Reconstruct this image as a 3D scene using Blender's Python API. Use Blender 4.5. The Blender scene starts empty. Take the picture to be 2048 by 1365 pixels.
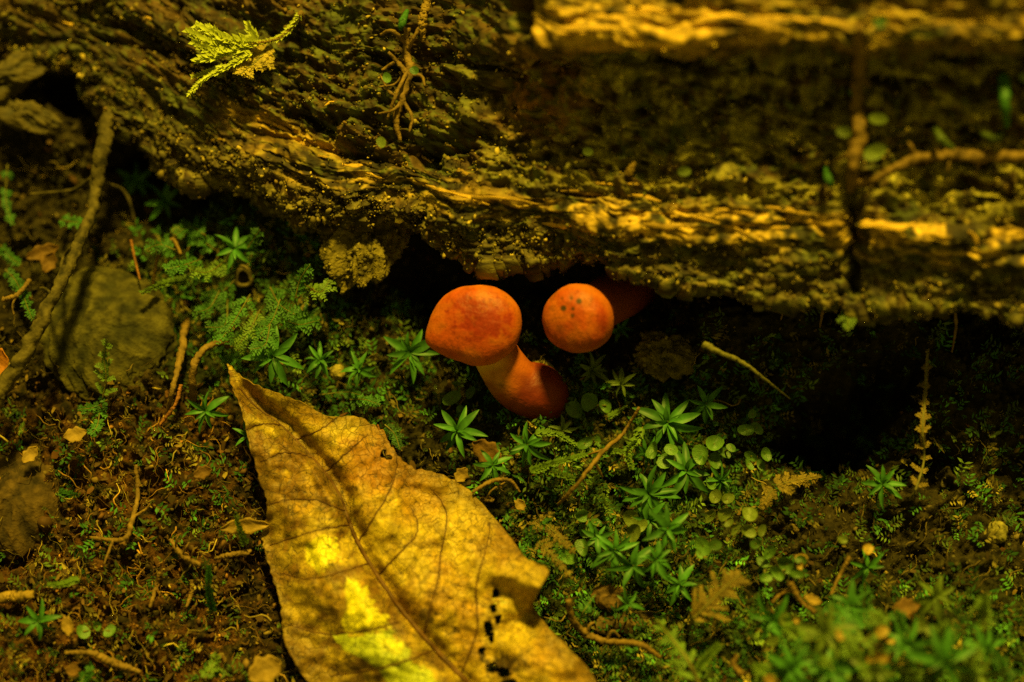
import bpy, math, random
import numpy as np
from mathutils import Vector, Matrix, Quaternion

S = bpy.context.scene
C = S.collection
R = math.radians
rnd = random.Random(7)
rng = np.random.default_rng(11)

# ------------------------------------------------------------------ camera, light, exposure
PITCH = R(70.0)
DIST = 0.45
VIEW_W = 0.22 / 0.45                                  # frame width over distance
FWD = np.array((0.0, math.cos(PITCH), -math.sin(PITCH)))
UPV = np.array((0.0, math.sin(PITCH), math.cos(PITCH)))
CAM = -DIST * FWD
cam_d = bpy.data.cameras.new('camera')
cam = bpy.data.objects.new('camera', cam_d)
C.objects.link(cam)
cam.location = CAM
cam.rotation_euler = (math.pi / 2 - PITCH, 0, 0)
cam_d.sensor_width = 36.0
cam_d.lens = 36.0 / VIEW_W
cam_d.clip_start = 0.01
cam_d.clip_end = 50.0
cam_d.dof.use_dof = True
cam_d.dof.focus_distance = 0.435
cam_d.dof.aperture_fstop = 4.0
cam_d.dof.aperture_blades = 7
S.camera = cam

SUN_DIR = np.array((0.07, 0.54, 0.84)); SUN_DIR /= np.linalg.norm(SUN_DIR)   # towards the sun
sun_d = bpy.data.lights.new('sun', 'SUN')
sun = bpy.data.objects.new('sun', sun_d)
C.objects.link(sun)
sun.rotation_euler = Vector(SUN_DIR).to_track_quat('Z', 'Y').to_euler()
sun_d.energy = 5.0
sun_d.angle = R(7.0)
sun_d.color = (1.0, 0.79, 0.07)

W = bpy.data.worlds.new('World')
S.world = W
W.use_nodes = True
wn = W.node_tree
for n in list(wn.nodes):
    wn.nodes.remove(n)
sky = wn.nodes.new('ShaderNodeTexSky'); sky.sky_type = 'NISHITA'; sky.sun_disc = False
sky.sun_elevation = math.asin(SUN_DIR[2])
sky.sun_rotation = math.atan2(SUN_DIR[0], SUN_DIR[1])
bw = wn.nodes.new('ShaderNodeRGBToBW')
tint = wn.nodes.new('ShaderNodeMix'); tint.data_type = 'RGBA'; tint.blend_type = 'MULTIPLY'
tint.inputs['Factor'].default_value = 1.0
tint.inputs[7].default_value = (1.0, 0.86, 0.07, 1)     # light filtered by the forest canopy
bgn = wn.nodes.new('ShaderNodeBackground'); bgn.inputs['Strength'].default_value = 0.068
wo = wn.nodes.new('ShaderNodeOutputWorld')
wn.links.new(sky.outputs[0], bw.inputs[0]); wn.links.new(bw.outputs[0], tint.inputs[6])
wn.links.new(tint.outputs[2], bgn.inputs['Color']); wn.links.new(bgn.outputs[0], wo.inputs[0])

S.view_settings.view_transform = 'Standard'
S.view_settings.look = 'None'
S.view_settings.gamma = 1.0
S.view_settings.exposure = 0.50
S.render.engine = 'CYCLES'
S.cycles.use_denoising = False
S.cycles.max_bounces = 5
S.cycles.sample_clamp_indirect = 4.0

# ------------------------------------------------------------------ pixel rays and noise
PXM = 0.22 / 2048.0                                   # metres per photo pixel near the focus

def P(px, py, h=0.0):
    """the point at height h (metres) on the line of sight of photo pixel (px, py)"""
    px = np.asarray(px, float); py = np.asarray(py, float); h = np.asarray(h, float)
    px, py, h = np.broadcast_arrays(px, py, h)
    d = FWD + np.stack([(px - 1024) / 2048 * VIEW_W, 0 * px, 0 * px], -1) - ((py - 682.5) / 2048 * VIEW_W)[..., None] * UPV
    t = (h - CAM[2]) / d[..., 2]
    return CAM + t[..., None] * d

def proj(p):
    q = np.asarray(p) - CAM
    z = q @ FWD
    return 1024 + q[..., 0] / z / VIEW_W * 2048, 682.5 - (q @ UPV) / z / VIEW_W * 2048

_perm = np.random.default_rng(5).permutation(1024)
_ga = np.random.default_rng(6).uniform(0, 2 * math.pi, 1024)
_gx, _gy = np.cos(_ga), np.sin(_ga)

def noise2(x, y, seed=0):
    x = np.asarray(x, float) + seed * 17.31; y = np.asarray(y, float) - seed * 9.17
    xi = np.floor(x).astype(int); yi = np.floor(y).astype(int)
    xf = x - xi; yf = y - yi
    u = xf * xf * xf * (xf * (xf * 6 - 15) + 10); v = yf * yf * yf * (yf * (yf * 6 - 15) + 10)
    def g(i, j, dx, dy):
        k = _perm[(_perm[i & 1023] + j) & 1023]
        return _gx[k] * dx + _gy[k] * dy
    a = g(xi, yi, xf, yf); b = g(xi + 1, yi, xf - 1, yf)
    c = g(xi, yi + 1, xf, yf - 1); d = g(xi + 1, yi + 1, xf - 1, yf - 1)
    return (a + u * (b - a) + v * (c + u * (d - c) - a - u * (b - a))) * 1.5

def fbm(x, y, oct=4, seed=0, gain=0.5):
    s = 0; a = 1.0
    for o in range(oct):
        s = s + a * noise2(x * 2 ** o, y * 2 ** o, seed + o * 3)
        a *= gain
    return s

def smooth(a, b, x):
    t = np.clip((np.asarray(x, float) - a) / (b - a), 0, 1)
    return t * t * (3 - 2 * t)

def mixc(a, b, t):
    t = np.asarray(t)[..., None]
    return np.asarray(a) * (1 - t) + np.asarray(b) * t

# ------------------------------------------------------------------ materials
def material(name, base=None, attr=False, rough=0.8, spec=0.25, bump=0.0, bump_scale=900.0, var=0.35,
             var_scale=350.0, translucent=0.0, vein=0.0, stretch=None, coat=0.0, objvar=0.0):
    m = bpy.data.materials.new(name); m.use_nodes = True
    nt = m.node_tree; N = nt.nodes; Lk = nt.links
    for n in list(N): N.remove(n)
    out = N.new('ShaderNodeOutputMaterial')
    bs = N.new('ShaderNodeBsdfPrincipled')
    bs.inputs['Roughness'].default_value = rough
    bs.inputs['Specular IOR Level'].default_value = spec
    if coat:
        bs.inputs['Coat Weight'].default_value = coat; bs.inputs['Coat Roughness'].default_value = 0.35
    tc = N.new('ShaderNodeTexCoord')
    vec = tc.outputs['Object']
    if stretch:
        mp = N.new('ShaderNodeMapping'); mp.inputs['Scale'].default_value = stretch
        Lk.new(vec, mp.inputs['Vector']); vec = mp.outputs['Vector']
    nz = N.new('ShaderNodeTexNoise'); nz.inputs['Scale'].default_value = var_scale; nz.inputs['Detail'].default_value = 4
    Lk.new(vec, nz.inputs['Vector'])
    mr = N.new('ShaderNodeMapRange')
    mr.inputs['From Min'].default_value = 0.3; mr.inputs['From Max'].default_value = 0.7
    mr.inputs['To Min'].default_value = 1 - var; mr.inputs['To Max'].default_value = 1 + var
    Lk.new(nz.outputs['Fac'], mr.inputs['Value'])
    mul = N.new('ShaderNodeMix'); mul.data_type = 'RGBA'; mul.blend_type = 'MULTIPLY'; mul.inputs['Factor'].default_value = 1
    if attr:
        at = N.new('ShaderNodeAttribute'); at.attribute_name = 'tone'
        Lk.new(at.outputs['Color'], mul.inputs[6])
    else:
        mul.inputs[6].default_value = (*base, 1)
    Lk.new(mr.outputs['Result'], mul.inputs[7])
    col = mul.outputs[2]
    if objvar:
        oi = N.new('ShaderNodeObjectInfo'); ov = N.new('ShaderNodeMapRange')
        ov.inputs['To Min'].default_value = 1 - objvar; ov.inputs['To Max'].default_value = 1 + objvar
        Lk.new(oi.outputs['Random'], ov.inputs['Value'])
        mo = N.new('ShaderNodeMix'); mo.data_type = 'RGBA'; mo.blend_type = 'MULTIPLY'; mo.inputs['Factor'].default_value = 1
        Lk.new(col, mo.inputs[6]); Lk.new(ov.outputs[0], mo.inputs[7]); col = mo.outputs[2]
    height = None
    if vein:
        vo = N.new('ShaderNodeTexVoronoi'); vo.feature = 'DISTANCE_TO_EDGE'; vo.inputs['Scale'].default_value = 430
        wz = N.new('ShaderNodeTexNoise'); wz.inputs['Scale'].default_value = 260; wz.inputs['Detail'].default_value = 3
        Lk.new(vec, wz.inputs['Vector'])
        sc = N.new('ShaderNodeVectorMath'); sc.operation = 'MULTIPLY_ADD'
        sc.inputs[1].default_value = (0.004, 0.004, 0.004)
        Lk.new(wz.outputs['Color'], sc.inputs[0]); Lk.new(vec, sc.inputs[2]); Lk.new(sc.outputs[0], vo.inputs['Vector'])
        v2 = N.new('ShaderNodeTexVoronoi'); v2.feature = 'DISTANCE_TO_EDGE'; v2.inputs['Scale'].default_value = 1150
        Lk.new(sc.outputs[0], v2.inputs['Vector'])
        r1 = N.new('ShaderNodeMapRange'); r1.inputs['From Max'].default_value = 0.040
        r1.inputs['To Min'].default_value = 1 - vein; r1.inputs['To Max'].default_value = 1.0
        Lk.new(vo.outputs['Distance'], r1.inputs['Value'])
        r2 = N.new('ShaderNodeMapRange'); r2.inputs['From Max'].default_value = 0.07
        r2.inputs['To Min'].default_value = 1 - vein * 0.45; r2.inputs['To Max'].default_value = 1.0
        Lk.new(v2.outputs['Distance'], r2.inputs['Value'])
        mm = N.new('ShaderNodeMath'); mm.operation = 'MULTIPLY'
        Lk.new(r1.outputs[0], mm.inputs[0]); Lk.new(r2.outputs[0], mm.inputs[1])
        # veins fade in and out over the blade
        fz = N.new('ShaderNodeTexNoise'); fz.inputs['Scale'].default_value = 90
        Lk.new(vec, fz.inputs['Vector'])
        fr = N.new('ShaderNodeMapRange'); fr.inputs['From Min'].default_value = 0.25; fr.inputs['From Max'].default_value = 0.52
        Lk.new(fz.outputs['Fac'], fr.inputs['Value'])
        mv = N.new('ShaderNodeMix'); mv.data_type = 'RGBA'; mv.blend_type = 'MULTIPLY'
        Lk.new(fr.outputs[0], mv.inputs['Factor']); Lk.new(col, mv.inputs[6]); Lk.new(mm.outputs[0], mv.inputs[7])
        col = mv.outputs[2]; height = mm.outputs[0]
    Lk.new(col, bs.inputs['Base Color'])
    if bump:
        bz = N.new('ShaderNodeTexNoise'); bz.inputs['Scale'].default_value = bump_scale; bz.inputs['Detail'].default_value = 5
        Lk.new(vec, bz.inputs['Vector'])
        bp = N.new('ShaderNodeBump'); bp.inputs['Strength'].default_value = bump; bp.inputs['Distance'].default_value = 0.0006
        Lk.new(bz.outputs['Fac'], bp.inputs['Height'])
        nrm = bp.outputs['Normal']
        if height is not None:
            b2 = N.new('ShaderNodeBump'); b2.inputs['Strength'].default_value = 0.5; b2.inputs['Distance'].default_value = 0.00025
            Lk.new(height, b2.inputs['Height']); Lk.new(nrm, b2.inputs['Normal']); nrm = b2.outputs['Normal']
        Lk.new(nrm, bs.inputs['Normal'])
    if translucent:
        tr = N.new('ShaderNodeBsdfTranslucent'); Lk.new(col, tr.inputs['Color'])
        ms = N.new('ShaderNodeMixShader'); ms.inputs[0].default_value = translucent
        Lk.new(bs.outputs[0], ms.inputs[1]); Lk.new(tr.outputs[0], ms.inputs[2]); Lk.new(ms.outputs[0], out.inputs['Surface'])
    else:
        Lk.new(bs.outputs[0], out.inputs['Surface'])
    return m

M = {
    'soil': material('soil', attr=True, rough=0.9, spec=0.12, bump=1.0, bump_scale=1500, var=0.55, var_scale=700),
    'log': material('rotten_wood', attr=True, rough=0.75, spec=0.3, bump=0.9, bump_scale=700, var=0.5, var_scale=330, stretch=(0.35, 1.3, 1.3)),
    'crumb': material('crumb', attr=True, rough=0.8, spec=0.3, var=0.3, var_scale=900),
    'splinter': material('bare_wood', (0.50, 0.28, 0.038), rough=0.75, spec=0.2, bump=0.7, bump_scale=11, var=0.55, var_scale=9, stretch=(0.25, 2.2, 2.2), objvar=0.55),
    'dead_leaf': material('dead_leaf', attr=True, rough=0.55, spec=0.35, bump=0.35, bump_scale=1300, var=0.22, var_scale=420, translucent=0.12, vein=0.85),
    'midrib': material('leaf_vein', (0.10, 0.042, 0.008), rough=0.6, bump=0.4, var=0.4),
    'side_vein': material('fine_vein', (0.07, 0.028, 0.006), rough=0.6, var=0.4),
    'cap': material('mushroom_skin', attr=True, rough=0.55, spec=0.3, bump=0.22, bump_scale=1700, var=0.14, var_scale=380),
    'stone': material('stone', attr=True, rough=0.85, spec=0.2, bump=1.0, bump_scale=900, var=0.65, var_scale=420),
    'bark': material('twig_bark', (0.070, 0.050, 0.013), rough=0.85, bump=1.0, bump_scale=700, var=0.85, var_scale=380),
    'root': material('rootlet', (0.165, 0.092, 0.02), rough=0.75, bump=0.6, bump_scale=1500, var=0.5, var_scale=500),
    'red_root': material('red_rootlet', (0.22, 0.08, 0.02), rough=0.7, bump=0.6, bump_scale=1500, var=0.5, var_scale=500),
    'pale_stem': material('pale_twig', (0.125, 0.105, 0.022), rough=0.7, bump=0.6, bump_scale=1200, var=0.35, var_scale=500),
    'star': material('star_moss_green', (0.050, 0.155, 0.024), rough=0.5, spec=0.4, var=0.35, var_scale=4, translucent=0.25, objvar=0.35),
    'star_yellow': material('star_moss_yellowish', (0.105, 0.145, 0.022), rough=0.5, spec=0.4, var=0.35, var_scale=4, translucent=0.25, objvar=0.35),
    'round': material('round_leaf_green', (0.085, 0.165, 0.026), rough=0.42, spec=0.45, bump=0.3, bump_scale=7, var=0.22, var_scale=1.6, translucent=0.2, objvar=0.35),
    'round_pale': material('round_leaf_pale', (0.14, 0.175, 0.03), rough=0.45, spec=0.4, bump=0.3, bump_scale=7, var=0.25, var_scale=1.6, translucent=0.2, objvar=0.3),
    'round_tan': material('round_leaf_tan', (0.36, 0.22, 0.04), rough=0.5, spec=0.3, bump=0.3, bump_scale=7, var=0.25, var_scale=1.6, translucent=0.15, objvar=0.25),
    'frond': material('feather_moss_green', (0.042, 0.125, 0.018), rough=0.6, spec=0.3, var=0.4, var_scale=400, translucent=0.25, objvar=0.3),
    'frond_lime': material('feather_moss_lime', (0.115, 0.185, 0.022), rough=0.6, spec=0.3, var=0.35, var_scale=400, translucent=0.25, objvar=0.3),
    'frond_gold': material('feather_moss_gold', (0.50, 0.52, 0.06), rough=0.6, spec=0.3, var=0.3, var_scale=400, translucent=0.2),
    'frond_brown': material('feather_moss_dead', (0.18, 0.118, 0.022), rough=0.7, spec=0.2, var=0.4, var_scale=400, translucent=0.15),
    'frond_tan': material('feather_moss_tan', (0.42, 0.30, 0.05), rough=0.7, spec=0.2, var=0.4, var_scale=400, translucent=0.15),
    'orange_leaf': material('orange_leaf', (0.38, 0.13, 0.015), rough=0.6, bump=0.5, var=0.4, translucent=0.15),
    'brown_flake': material('brown_flake', (0.13, 0.062, 0.012), rough=0.7, bump=0.7, bump_scale=900, var=0.4),
    'tan_flake': material('tan_flake', (0.24, 0.14, 0.025), rough=0.7, bump=0.7, bump_scale=900, var=0.4),
}

# ------------------------------------------------------------------ mesh helpers
def mesh_np(name, verts, quads=None, tris=None, tone=None, sm=True):
    me = bpy.data.meshes.new(name)
    verts = np.asarray(verts, np.float32)
    nq = 0 if quads is None else len(quads); ntr = 0 if tris is None else len(tris)
    loops = np.concatenate([np.asarray(a).ravel() for a in (quads, tris) if a is not None and len(a)]).astype(np.int32)
    me.vertices.add(len(verts)); me.vertices.foreach_set('co', verts.ravel())
    me.loops.add(len(loops)); me.loops.foreach_set('vertex_index', loops)
    me.polygons.add(nq + ntr)
    starts = np.concatenate([np.arange(nq) * 4, nq * 4 + np.arange(ntr) * 3]).astype(np.int32)
    me.polygons.foreach_set('loop_start', starts)
    if sm:
        me.polygons.foreach_set('use_smooth', np.ones(nq + ntr, bool))
    if tone is not None:
        a = me.color_attributes.new('tone', 'FLOAT_COLOR', 'POINT')
        c4 = np.ones((len(verts), 4), np.float32); c4[:, :3] = np.clip(tone, 0.001, 1)
        a.data.foreach_set('color', c4.ravel())
    me.update(calc_edges=True)
    return me

def grid_quads(nu, nv, mask=None, wrap=False):
    """quads of an nu x nv vertex grid (row-major, v fastest)"""
    i, j = np.meshgrid(np.arange(nu - 1), np.arange(nv if wrap else nv - 1), indexing='ij')
    j2 = (j + 1) % nv
    q = np.stack([i * nv + j, (i + 1) * nv + j, (i + 1) * nv + j2, i * nv + j2], -1)
    if mask is not None:
        q = q[mask]
    return q.reshape(-1, 4)

def obj(name, me, mat, parent=None):
    if mat is not None and not me.materials:
        me.materials.append(mat)
    o = bpy.data.objects.new(name, me)
    C.objects.link(o)
    if parent is not None:
        o.parent = parent
        o.matrix_parent_inverse = Matrix.Translation(-parent.location) if parent.rotation_euler.to_quaternion().angle < 1e-6 else parent.matrix_basis.inverted()
    return o

def tag(o, label, cat, group=None):
    o['label'] = label; o['category'] = cat
    if group: o['group'] = group
    return o

def thing(name, loc, label, cat, group=None):
    o = bpy.data.objects.new(name, None); C.objects.link(o)
    o.location = [float(v) for v in loc]; o.empty_display_size = 0.005
    return tag(o, label, cat, group)

class MB:
    """collects pieces of one part"""
    def __init__(self): self.v = []; self.q = []; self.t = []; self.n = 0; self.c = []
    def add(self, v, q=None, t=None, c=None):
        v = np.asarray(v, float)
        if q is not None and len(q): self.q.append(np.asarray(q) + self.n)
        if t is not None and len(t): self.t.append(np.asarray(t) + self.n)
        if c is not None: self.c.append(np.broadcast_to(c, v.shape))
        self.v.append(v); self.n += len(v)
    def mesh(self, name, sm=True):
        return mesh_np(name, np.concatenate(self.v), np.concatenate(self.q) if self.q else None,
                       np.concatenate(self.t) if self.t else None, np.concatenate(self.c) if self.c else None, sm)

def catmull(pts, n):
    pts = np.asarray(pts, float)
    p = np.vstack([2 * pts[0] - pts[1], pts, 2 * pts[-1] - pts[-2]])
    t = np.linspace(0, len(pts) - 1 - 1e-9, n); i = t.astype(int); f = (t - i)[:, None]
    a, b, c, d = p[i], p[i + 1], p[i + 2], p[i + 3]
    return 0.5 * (2 * b + (c - a) * f + (2 * a - 5 * b + 4 * c - d) * f ** 2 + (3 * b - a - 3 * c + d) * f ** 3)

def tube(pts, rad, sides=6, rough=0.0, seed=0, caps=True):
    pts = np.asarray(pts, float); n = len(pts)
    rad = np.broadcast_to(np.asarray(rad, float), (n,)).copy()
    tan = np.gradient(pts, axis=0); tan /= np.linalg.norm(tan, axis=1)[:, None] + 1e-12
    up = np.array((0.13, 0.21, 0.97)); fr = []
    for k in range(n):
        s = np.cross(tan[k], up); ns = np.linalg.norm(s)
        s = s / ns if ns > 1e-6 else np.array((1., 0, 0))
        u = np.cross(s, tan[k]); fr.append((s, u)); 
    a = np.linspace(0, 2 * math.pi, sides, endpoint=False)
    fr = np.array(fr)
    rr = rad[:, None] * np.ones(sides)
    if rough:
        k, j = np.meshgrid(np.arange(n), np.arange(sides), indexing='ij')
        rr = rr * (1 + rough * noise2(k * 0.45 + seed, j * 0.9, seed) + 0.6 * rough * noise2(k * 1.1, j * 1.7 + seed, seed + 2))
    v = pts[:, None, :] + rr[..., None] * (np.cos(a)[None, :, None] * fr[:, None, 0] + np.sin(a)[None, :, None] * fr[:, None, 1])
    v = v.reshape(-1, 3); q = grid_quads(n, sides, wrap=True); t = []
    if caps:
        v = np.vstack([v, pts[0], pts[-1]]); b = n * sides
        for j in range(sides):
            t.append((b, j, (j + 1) % sides)); t.append((b + 1, (n - 1) * sides + (j + 1) % sides, (n - 1) * sides + j))
    return v, q, np.array(t).reshape(-1, 3)

_phi = (1 + 5 ** 0.5) / 2
ICO_V = np.array([(-1, _phi, 0), (1, _phi, 0), (-1, -_phi, 0), (1, -_phi, 0), (0, -1, _phi), (0, 1, _phi), (0, -1, -_phi), (0, 1, -_phi),
                  (_phi, 0, -1), (_phi, 0, 1), (-_phi, 0, -1), (-_phi, 0, 1)]) / math.hypot(1, _phi)
ICO_F = np.array([(0, 11, 5), (0, 5, 1), (0, 1, 7), (0, 7, 10), (0, 10, 11), (1, 5, 9), (5, 11, 4), (11, 10, 2), (10, 7, 6), (7, 1, 8),
                  (3, 9, 4), (3, 4, 2), (3, 2, 6), (3, 6, 8), (3, 8, 9), (4, 9, 5), (2, 4, 11), (6, 2, 10), (8, 6, 7), (9, 8, 1)])

def rand_rot(n):
    q = rng.normal(size=(n, 4)); q /= np.linalg.norm(q, axis=1)[:, None]
    w, x, y, z = q.T
    return np.stack([np.stack([1 - 2 * (y * y + z * z), 2 * (x * y - z * w), 2 * (x * z + y * w)], -1),
                     np.stack([2 * (x * y + z * w), 1 - 2 * (x * x + z * z), 2 * (y * z - x * w)], -1),
                     np.stack([2 * (x * z - y * w), 2 * (y * z + x * w), 1 - 2 * (x * x + y * y)], -1)], -2)

def crumbs(name, pos, size, tone, mat, parent=None):
    n = len(pos)
    v = ICO_V[None] * (1 + 0.30 * rng.normal(size=(n, 12, 1)).clip(-1.6, 1.6))
    v = v * (size[:, None] * rng.uniform(0.45, 1.3, (n, 3)))[:, None, :]
    v = np.einsum('nij,nkj->nki', rand_rot(n), v) + pos[:, None, :]
    f = (ICO_F[None] + (np.arange(n) * 12)[:, None, None]).reshape(-1, 3)
    me = mesh_np(name, v.reshape(-1, 3), tris=f, tone=np.repeat(tone, 12, 0), sm=False)
    o = obj(name, me, mat, parent); o['kind'] = 'stuff'
    return o

# ------------------------------------------------------------------ ground
BUMPS = [  # photo pixel centre, radii in pixels, height in metres
    (1690, 850, 95, 62, -0.045), (1785, 770, 62, 48, -0.040), (1610, 880, 50, 36, -0.018), (1850, 930, 50, 60, -0.012), (1930, 800, 170, 170, 0.010), (1470, 690, 140, 90, 0.008), (1700, 660, 260, 50, 0.006),
    (1000, 560, 260, 60, -0.010), (860, 540, 70, 70, -0.010), (1250, 560, 150, 70, -0.006),
    (1770, 1350, 290, 110, 0.013), (620, 500, 190, 110, 0.005), (250, 380, 200, 80, -0.006), (780, 1150, 280, 220, -0.004),
    (220, 1000, 300, 200, 0.002), (1960, 1060, 160, 160, 0.003), (285, 310, 45, 40, -0.012), (150, 190, 60, 40, -0.012),
    (1290, 1260, 160, 80, -0.004),
]

def ground_h(x, y):
    x = np.asarray(x, float); y = np.asarray(y, float)
    h = 0.0045 * fbm(x * 28, y * 28, 2, 1) + 0.0036 * fbm(x * 95, y * 95, 2, 4)
    b1 = noise2(x * 240, y * 240, 9); b2 = noise2(x * 520, y * 520, 12)
    b3 = noise2(x * 1000, y * 1000, 15)
    h = h + 0.0034 * (np.abs(b1) - .2) + 0.0022 * (np.abs(b2) - .3) + 0.0010 * (np.abs(b3) - .3)
    for (cx, cy, rx, ry, a) in BUMPS:
        c = P(cx, cy, 0)
        rx = rx * PXM; ry = ry * PXM / math.sin(PITCH)
        d2 = ((x + (b1 * .0035 + b2 * .0016 if a < -0.011 else 0.0) - c[0]) / rx) ** 2 + ((y - c[1]) / ry) ** 2
        h = h + a * np.exp(-d2 ** (1.5 if a < -0.01 else 1.0))
    return h

def G(px, py, dh=0.0):
    h = np.zeros_like(np.asarray(px, float))
    for _ in range(7):
        p = P(px, py, h)
        h = 0.5 * h + 0.5 * ground_h(p[..., 0], p[..., 1])
    p = P(px, py, h + dh)
    return p

xs = np.concatenate([-0.14 - np.geomspace(0.0006, 1.6, 46)[::-1], np.linspace(-0.14, 0.14, 690), 0.14 + np.geomspace(0.0006, 1.6, 46)])
ys = np.concatenate([-0.10 - np.geomspace(0.0006, 1.6, 46)[::-1], np.linspace(-0.10, 0.075, 430), 0.075 + np.geomspace(0.0006, 1.6, 46)])
GX, GY = np.meshgrid(xs, ys, indexing='ij')
GZ = ground_h(GX, GY)
gp = np.stack([GX, GY, GZ], -1)
gpx, gpy = proj(gp)
n1 = fbm(GX * 60, GY * 60, 3, 21); n2 = fbm(GX * 300, GY * 300, 3, 25)

def ground_tone(px, py, n1, n2):
    dark = np.array((0.018, 0.012, 0.004)); rust = np.array((0.060, 0.023, 0.005)); olive = np.array((0.030, 0.023, 0.006))
    green = np.array((0.016, 0.028, 0.005)); wet_fill = np.array((0.036, 0.026, 0.009))
    c = mixc(dark, olive, smooth(-0.5, 0.6, n1))
    left = smooth(640, 420, px) * smooth(700, 900, py)
    c = mixc(c, rust, left * smooth(-0.7, 0.5, n2 + 0.3 * n1) * 0.9)
    c = mixc(c, green, smooth(900, 1150, px) * smooth(1620, 1400, px) * smooth(700, 850, py) * 0.55)
    c = mixc(c, green, smooth(1450, 1600, px) * smooth(1080, 1240, py) * 0.5)
    c = mixc(c, green, smooth(260, 200, np.hypot((px - 480) / 1.0, (py - 590) / 0.9)) * 0.5)
    c = mixc(c, wet_fill * .8, smooth(1380, 1600, px) * smooth(1240, 1060, py) * 0.8)  # right soil tone raised, painting fill into the log's shade
    c = mixc(c, wet_fill, smooth(420, 200, px) * smooth(560, 420, py) * 0.5)
    return c * (1 + 0.45 * np.clip(n2, -1, 1))[..., None]

gt = ground_tone(gpx, gpy, n1, n2)
ground = obj('ground', mesh_np('ground', gp.reshape(-1, 3), grid_quads(*GX.shape), tone=gt.reshape(-1, 3)), M['soil'])
ground['kind'] = 'structure'

# ------------------------------------------------------------------ the rotting log
LX = [-900, -600, -200, 0, 110, 150, 190, 240, 290, 310, 350, 390, 430, 500, 540, 600, 660, 700, 770, 830, 900, 960, 1010, 1080, 1190, 1260, 1330, 1400, 1480, 1560, 1700, 1850, 2048, 2400, 3000]
LY = [20, 40, 80, 105, 140, 170, 205, 255, 290, 335, 355, 372, 362, 385, 425, 452, 470, 445, 428, 462, 508, 540, 535, 528, 528, 548, 570, 592, 602, 610, 622, 622, 648, 680, 720]

def lerp_tab(x, tab):
    return np.interp(x, [t[0] for t in tab], [t[1] for t in tab])

NU, NV = 960, 350
U = np.linspace(-1000, 3100, NU)
U = np.where(True, U, U)
# denser columns inside the frame
U = np.concatenate([np.linspace(-1000, -60, 60, endpoint=False), np.linspace(-60, 2110, NU - 120), np.linspace(2113, 3100, 60)])
lip = np.interp(U, LX, LY)
hl = lerp_tab(U, [(-1000, .008), (0, .009), (300, .011), (640, .017), (950, .023), (1300, .029), (1700, .034), (2048, .037), (3100, .042)])
le = lerp_tab(U, [(-1000, -90), (-200, -20), (0, 25), (220, 95), (420, 222), (560, 285), (680, 322), (820, 340), (950, 372), (1150, 392), (1300, 412), (1700, 436), (2048, 456), (3100, 520)])
le = np.minimum(le, lip - 60)
hle = hl + lerp_tab(U, [(0, .006), (600, .007), (1000, .009), (1700, .011), (3100, .012)])
rt = smooth(850, 1150, U)                              # the upper ledge exists on the right
tf = np.minimum(108, le - 95)
k = lambda a, b: (1 - rt) * a + rt * b
ctrl = [  # (pixel row, height) from the back of the log over the top, down the face, under the lip
    (tf - 700, 0 * U - 0.03), (tf - 640, hle + 0.004), (tf - 480, hle + k(.018, .036)), (tf - 260, hle + k(.013, .037)),
    (tf - 150, hle + k(.009, .032)), (tf - 88, hle + k(.007, .028)), (tf - 35, hle + k(.005, .0265)), (tf - 14, hle + k(.0045, .0235)), (tf + 4, hle + k(.004, .015)),
    (tf * .5 + (le - 55) * .5, hle + k(.0025, .007)), (le - 55, hle + k(.0012, .0005)), (le - 18, hle + .0006), (le + 14, hle), (le + 45, hle - .0022),
    (lip * .5 + (le + 45) * .5, hl + .0025), (lip - 8, hl), (lip - 2, hl - .003), (lip - 22, hl - .010), (lip - 70, hl * .25 - 0.003), (lip - 150, 0 * U - .010), (lip - 420, 0 * U - .03)]
wts = np.array([8, 8, 10, 16, 22, 26, 16, 18, 40, 44, 26, 26, 24, 36, 34, 12, 14, 16, 8, 4], float)
cum = np.concatenate([[0], np.cumsum(wts)]); tv = np.linspace(0, cum[-1], NV)
rows = np.stack([c[0] for c in ctrl], 0); hts = np.stack([c[1] for c in ctrl], 0)
PYg = np.empty((NU, NV)); Hg = np.empty((NU, NV))
for i in range(NU):
    PYg[i] = np.interp(tv, cum, rows[:, i]); Hg[i] = np.interp(tv, cum, hts[:, i])
def box(a, n):
    kk = np.ones(n) / n
    p = np.pad(a, ((0, 0), (n // 2, n // 2)), mode='edge')
    return np.apply_along_axis(lambda r: np.convolve(r, kk, 'valid'), 1, p)
PYg = box(PYg, 7); Hg = box(Hg, 7)
PXg = np.repeat(U[:, None], NV, 1)
# ragged lip: waver the columns before unprojection
rag = 10 * noise2(PXg * 0.02, 0 * PXg, 31) + 6 * noise2(PXg * 0.06, PYg * 0.01, 33)
lipw = smooth(cum[12], cum[15], tv)[None]
PYg = PYg + rag * lipw
LP = P(PXg, PYg, Hg)
du = np.gradient(LP, axis=0); dv = np.gradient(LP, axis=1)
nr = np.cross(du, dv); nr /= np.linalg.norm(nr, axis=2)[..., None] + 1e-12
if nr[NU // 2, int(NV * .6), 2] < 0: nr = -nr
arc = np.concatenate([np.zeros((NU, 1)), np.cumsum(np.linalg.norm(np.diff(LP, axis=1), axis=2), 1)], 1) / PXM   # px units
arc = arc - arc[:, [int(NV * .62)]]
warp = 16 * noise2(PXg * 0.009, arc * 0.014, 40) + 5 * noise2(PXg * 0.03, arc * 0.03, 41)
aw = arc + warp
TV = np.repeat(tv[None], NU, 0)
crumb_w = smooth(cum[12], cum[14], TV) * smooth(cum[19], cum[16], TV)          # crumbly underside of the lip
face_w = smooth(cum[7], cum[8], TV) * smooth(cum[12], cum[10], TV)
fib = 1 - np.abs(noise2(PXg * 0.0085, aw * 0.060, 42)) * 2
fib2 = 1 - np.abs(noise2(PXg * 0.020, aw * 0.15, 44)) * 2
rw = smooth(880, 1150, PXg)
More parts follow.
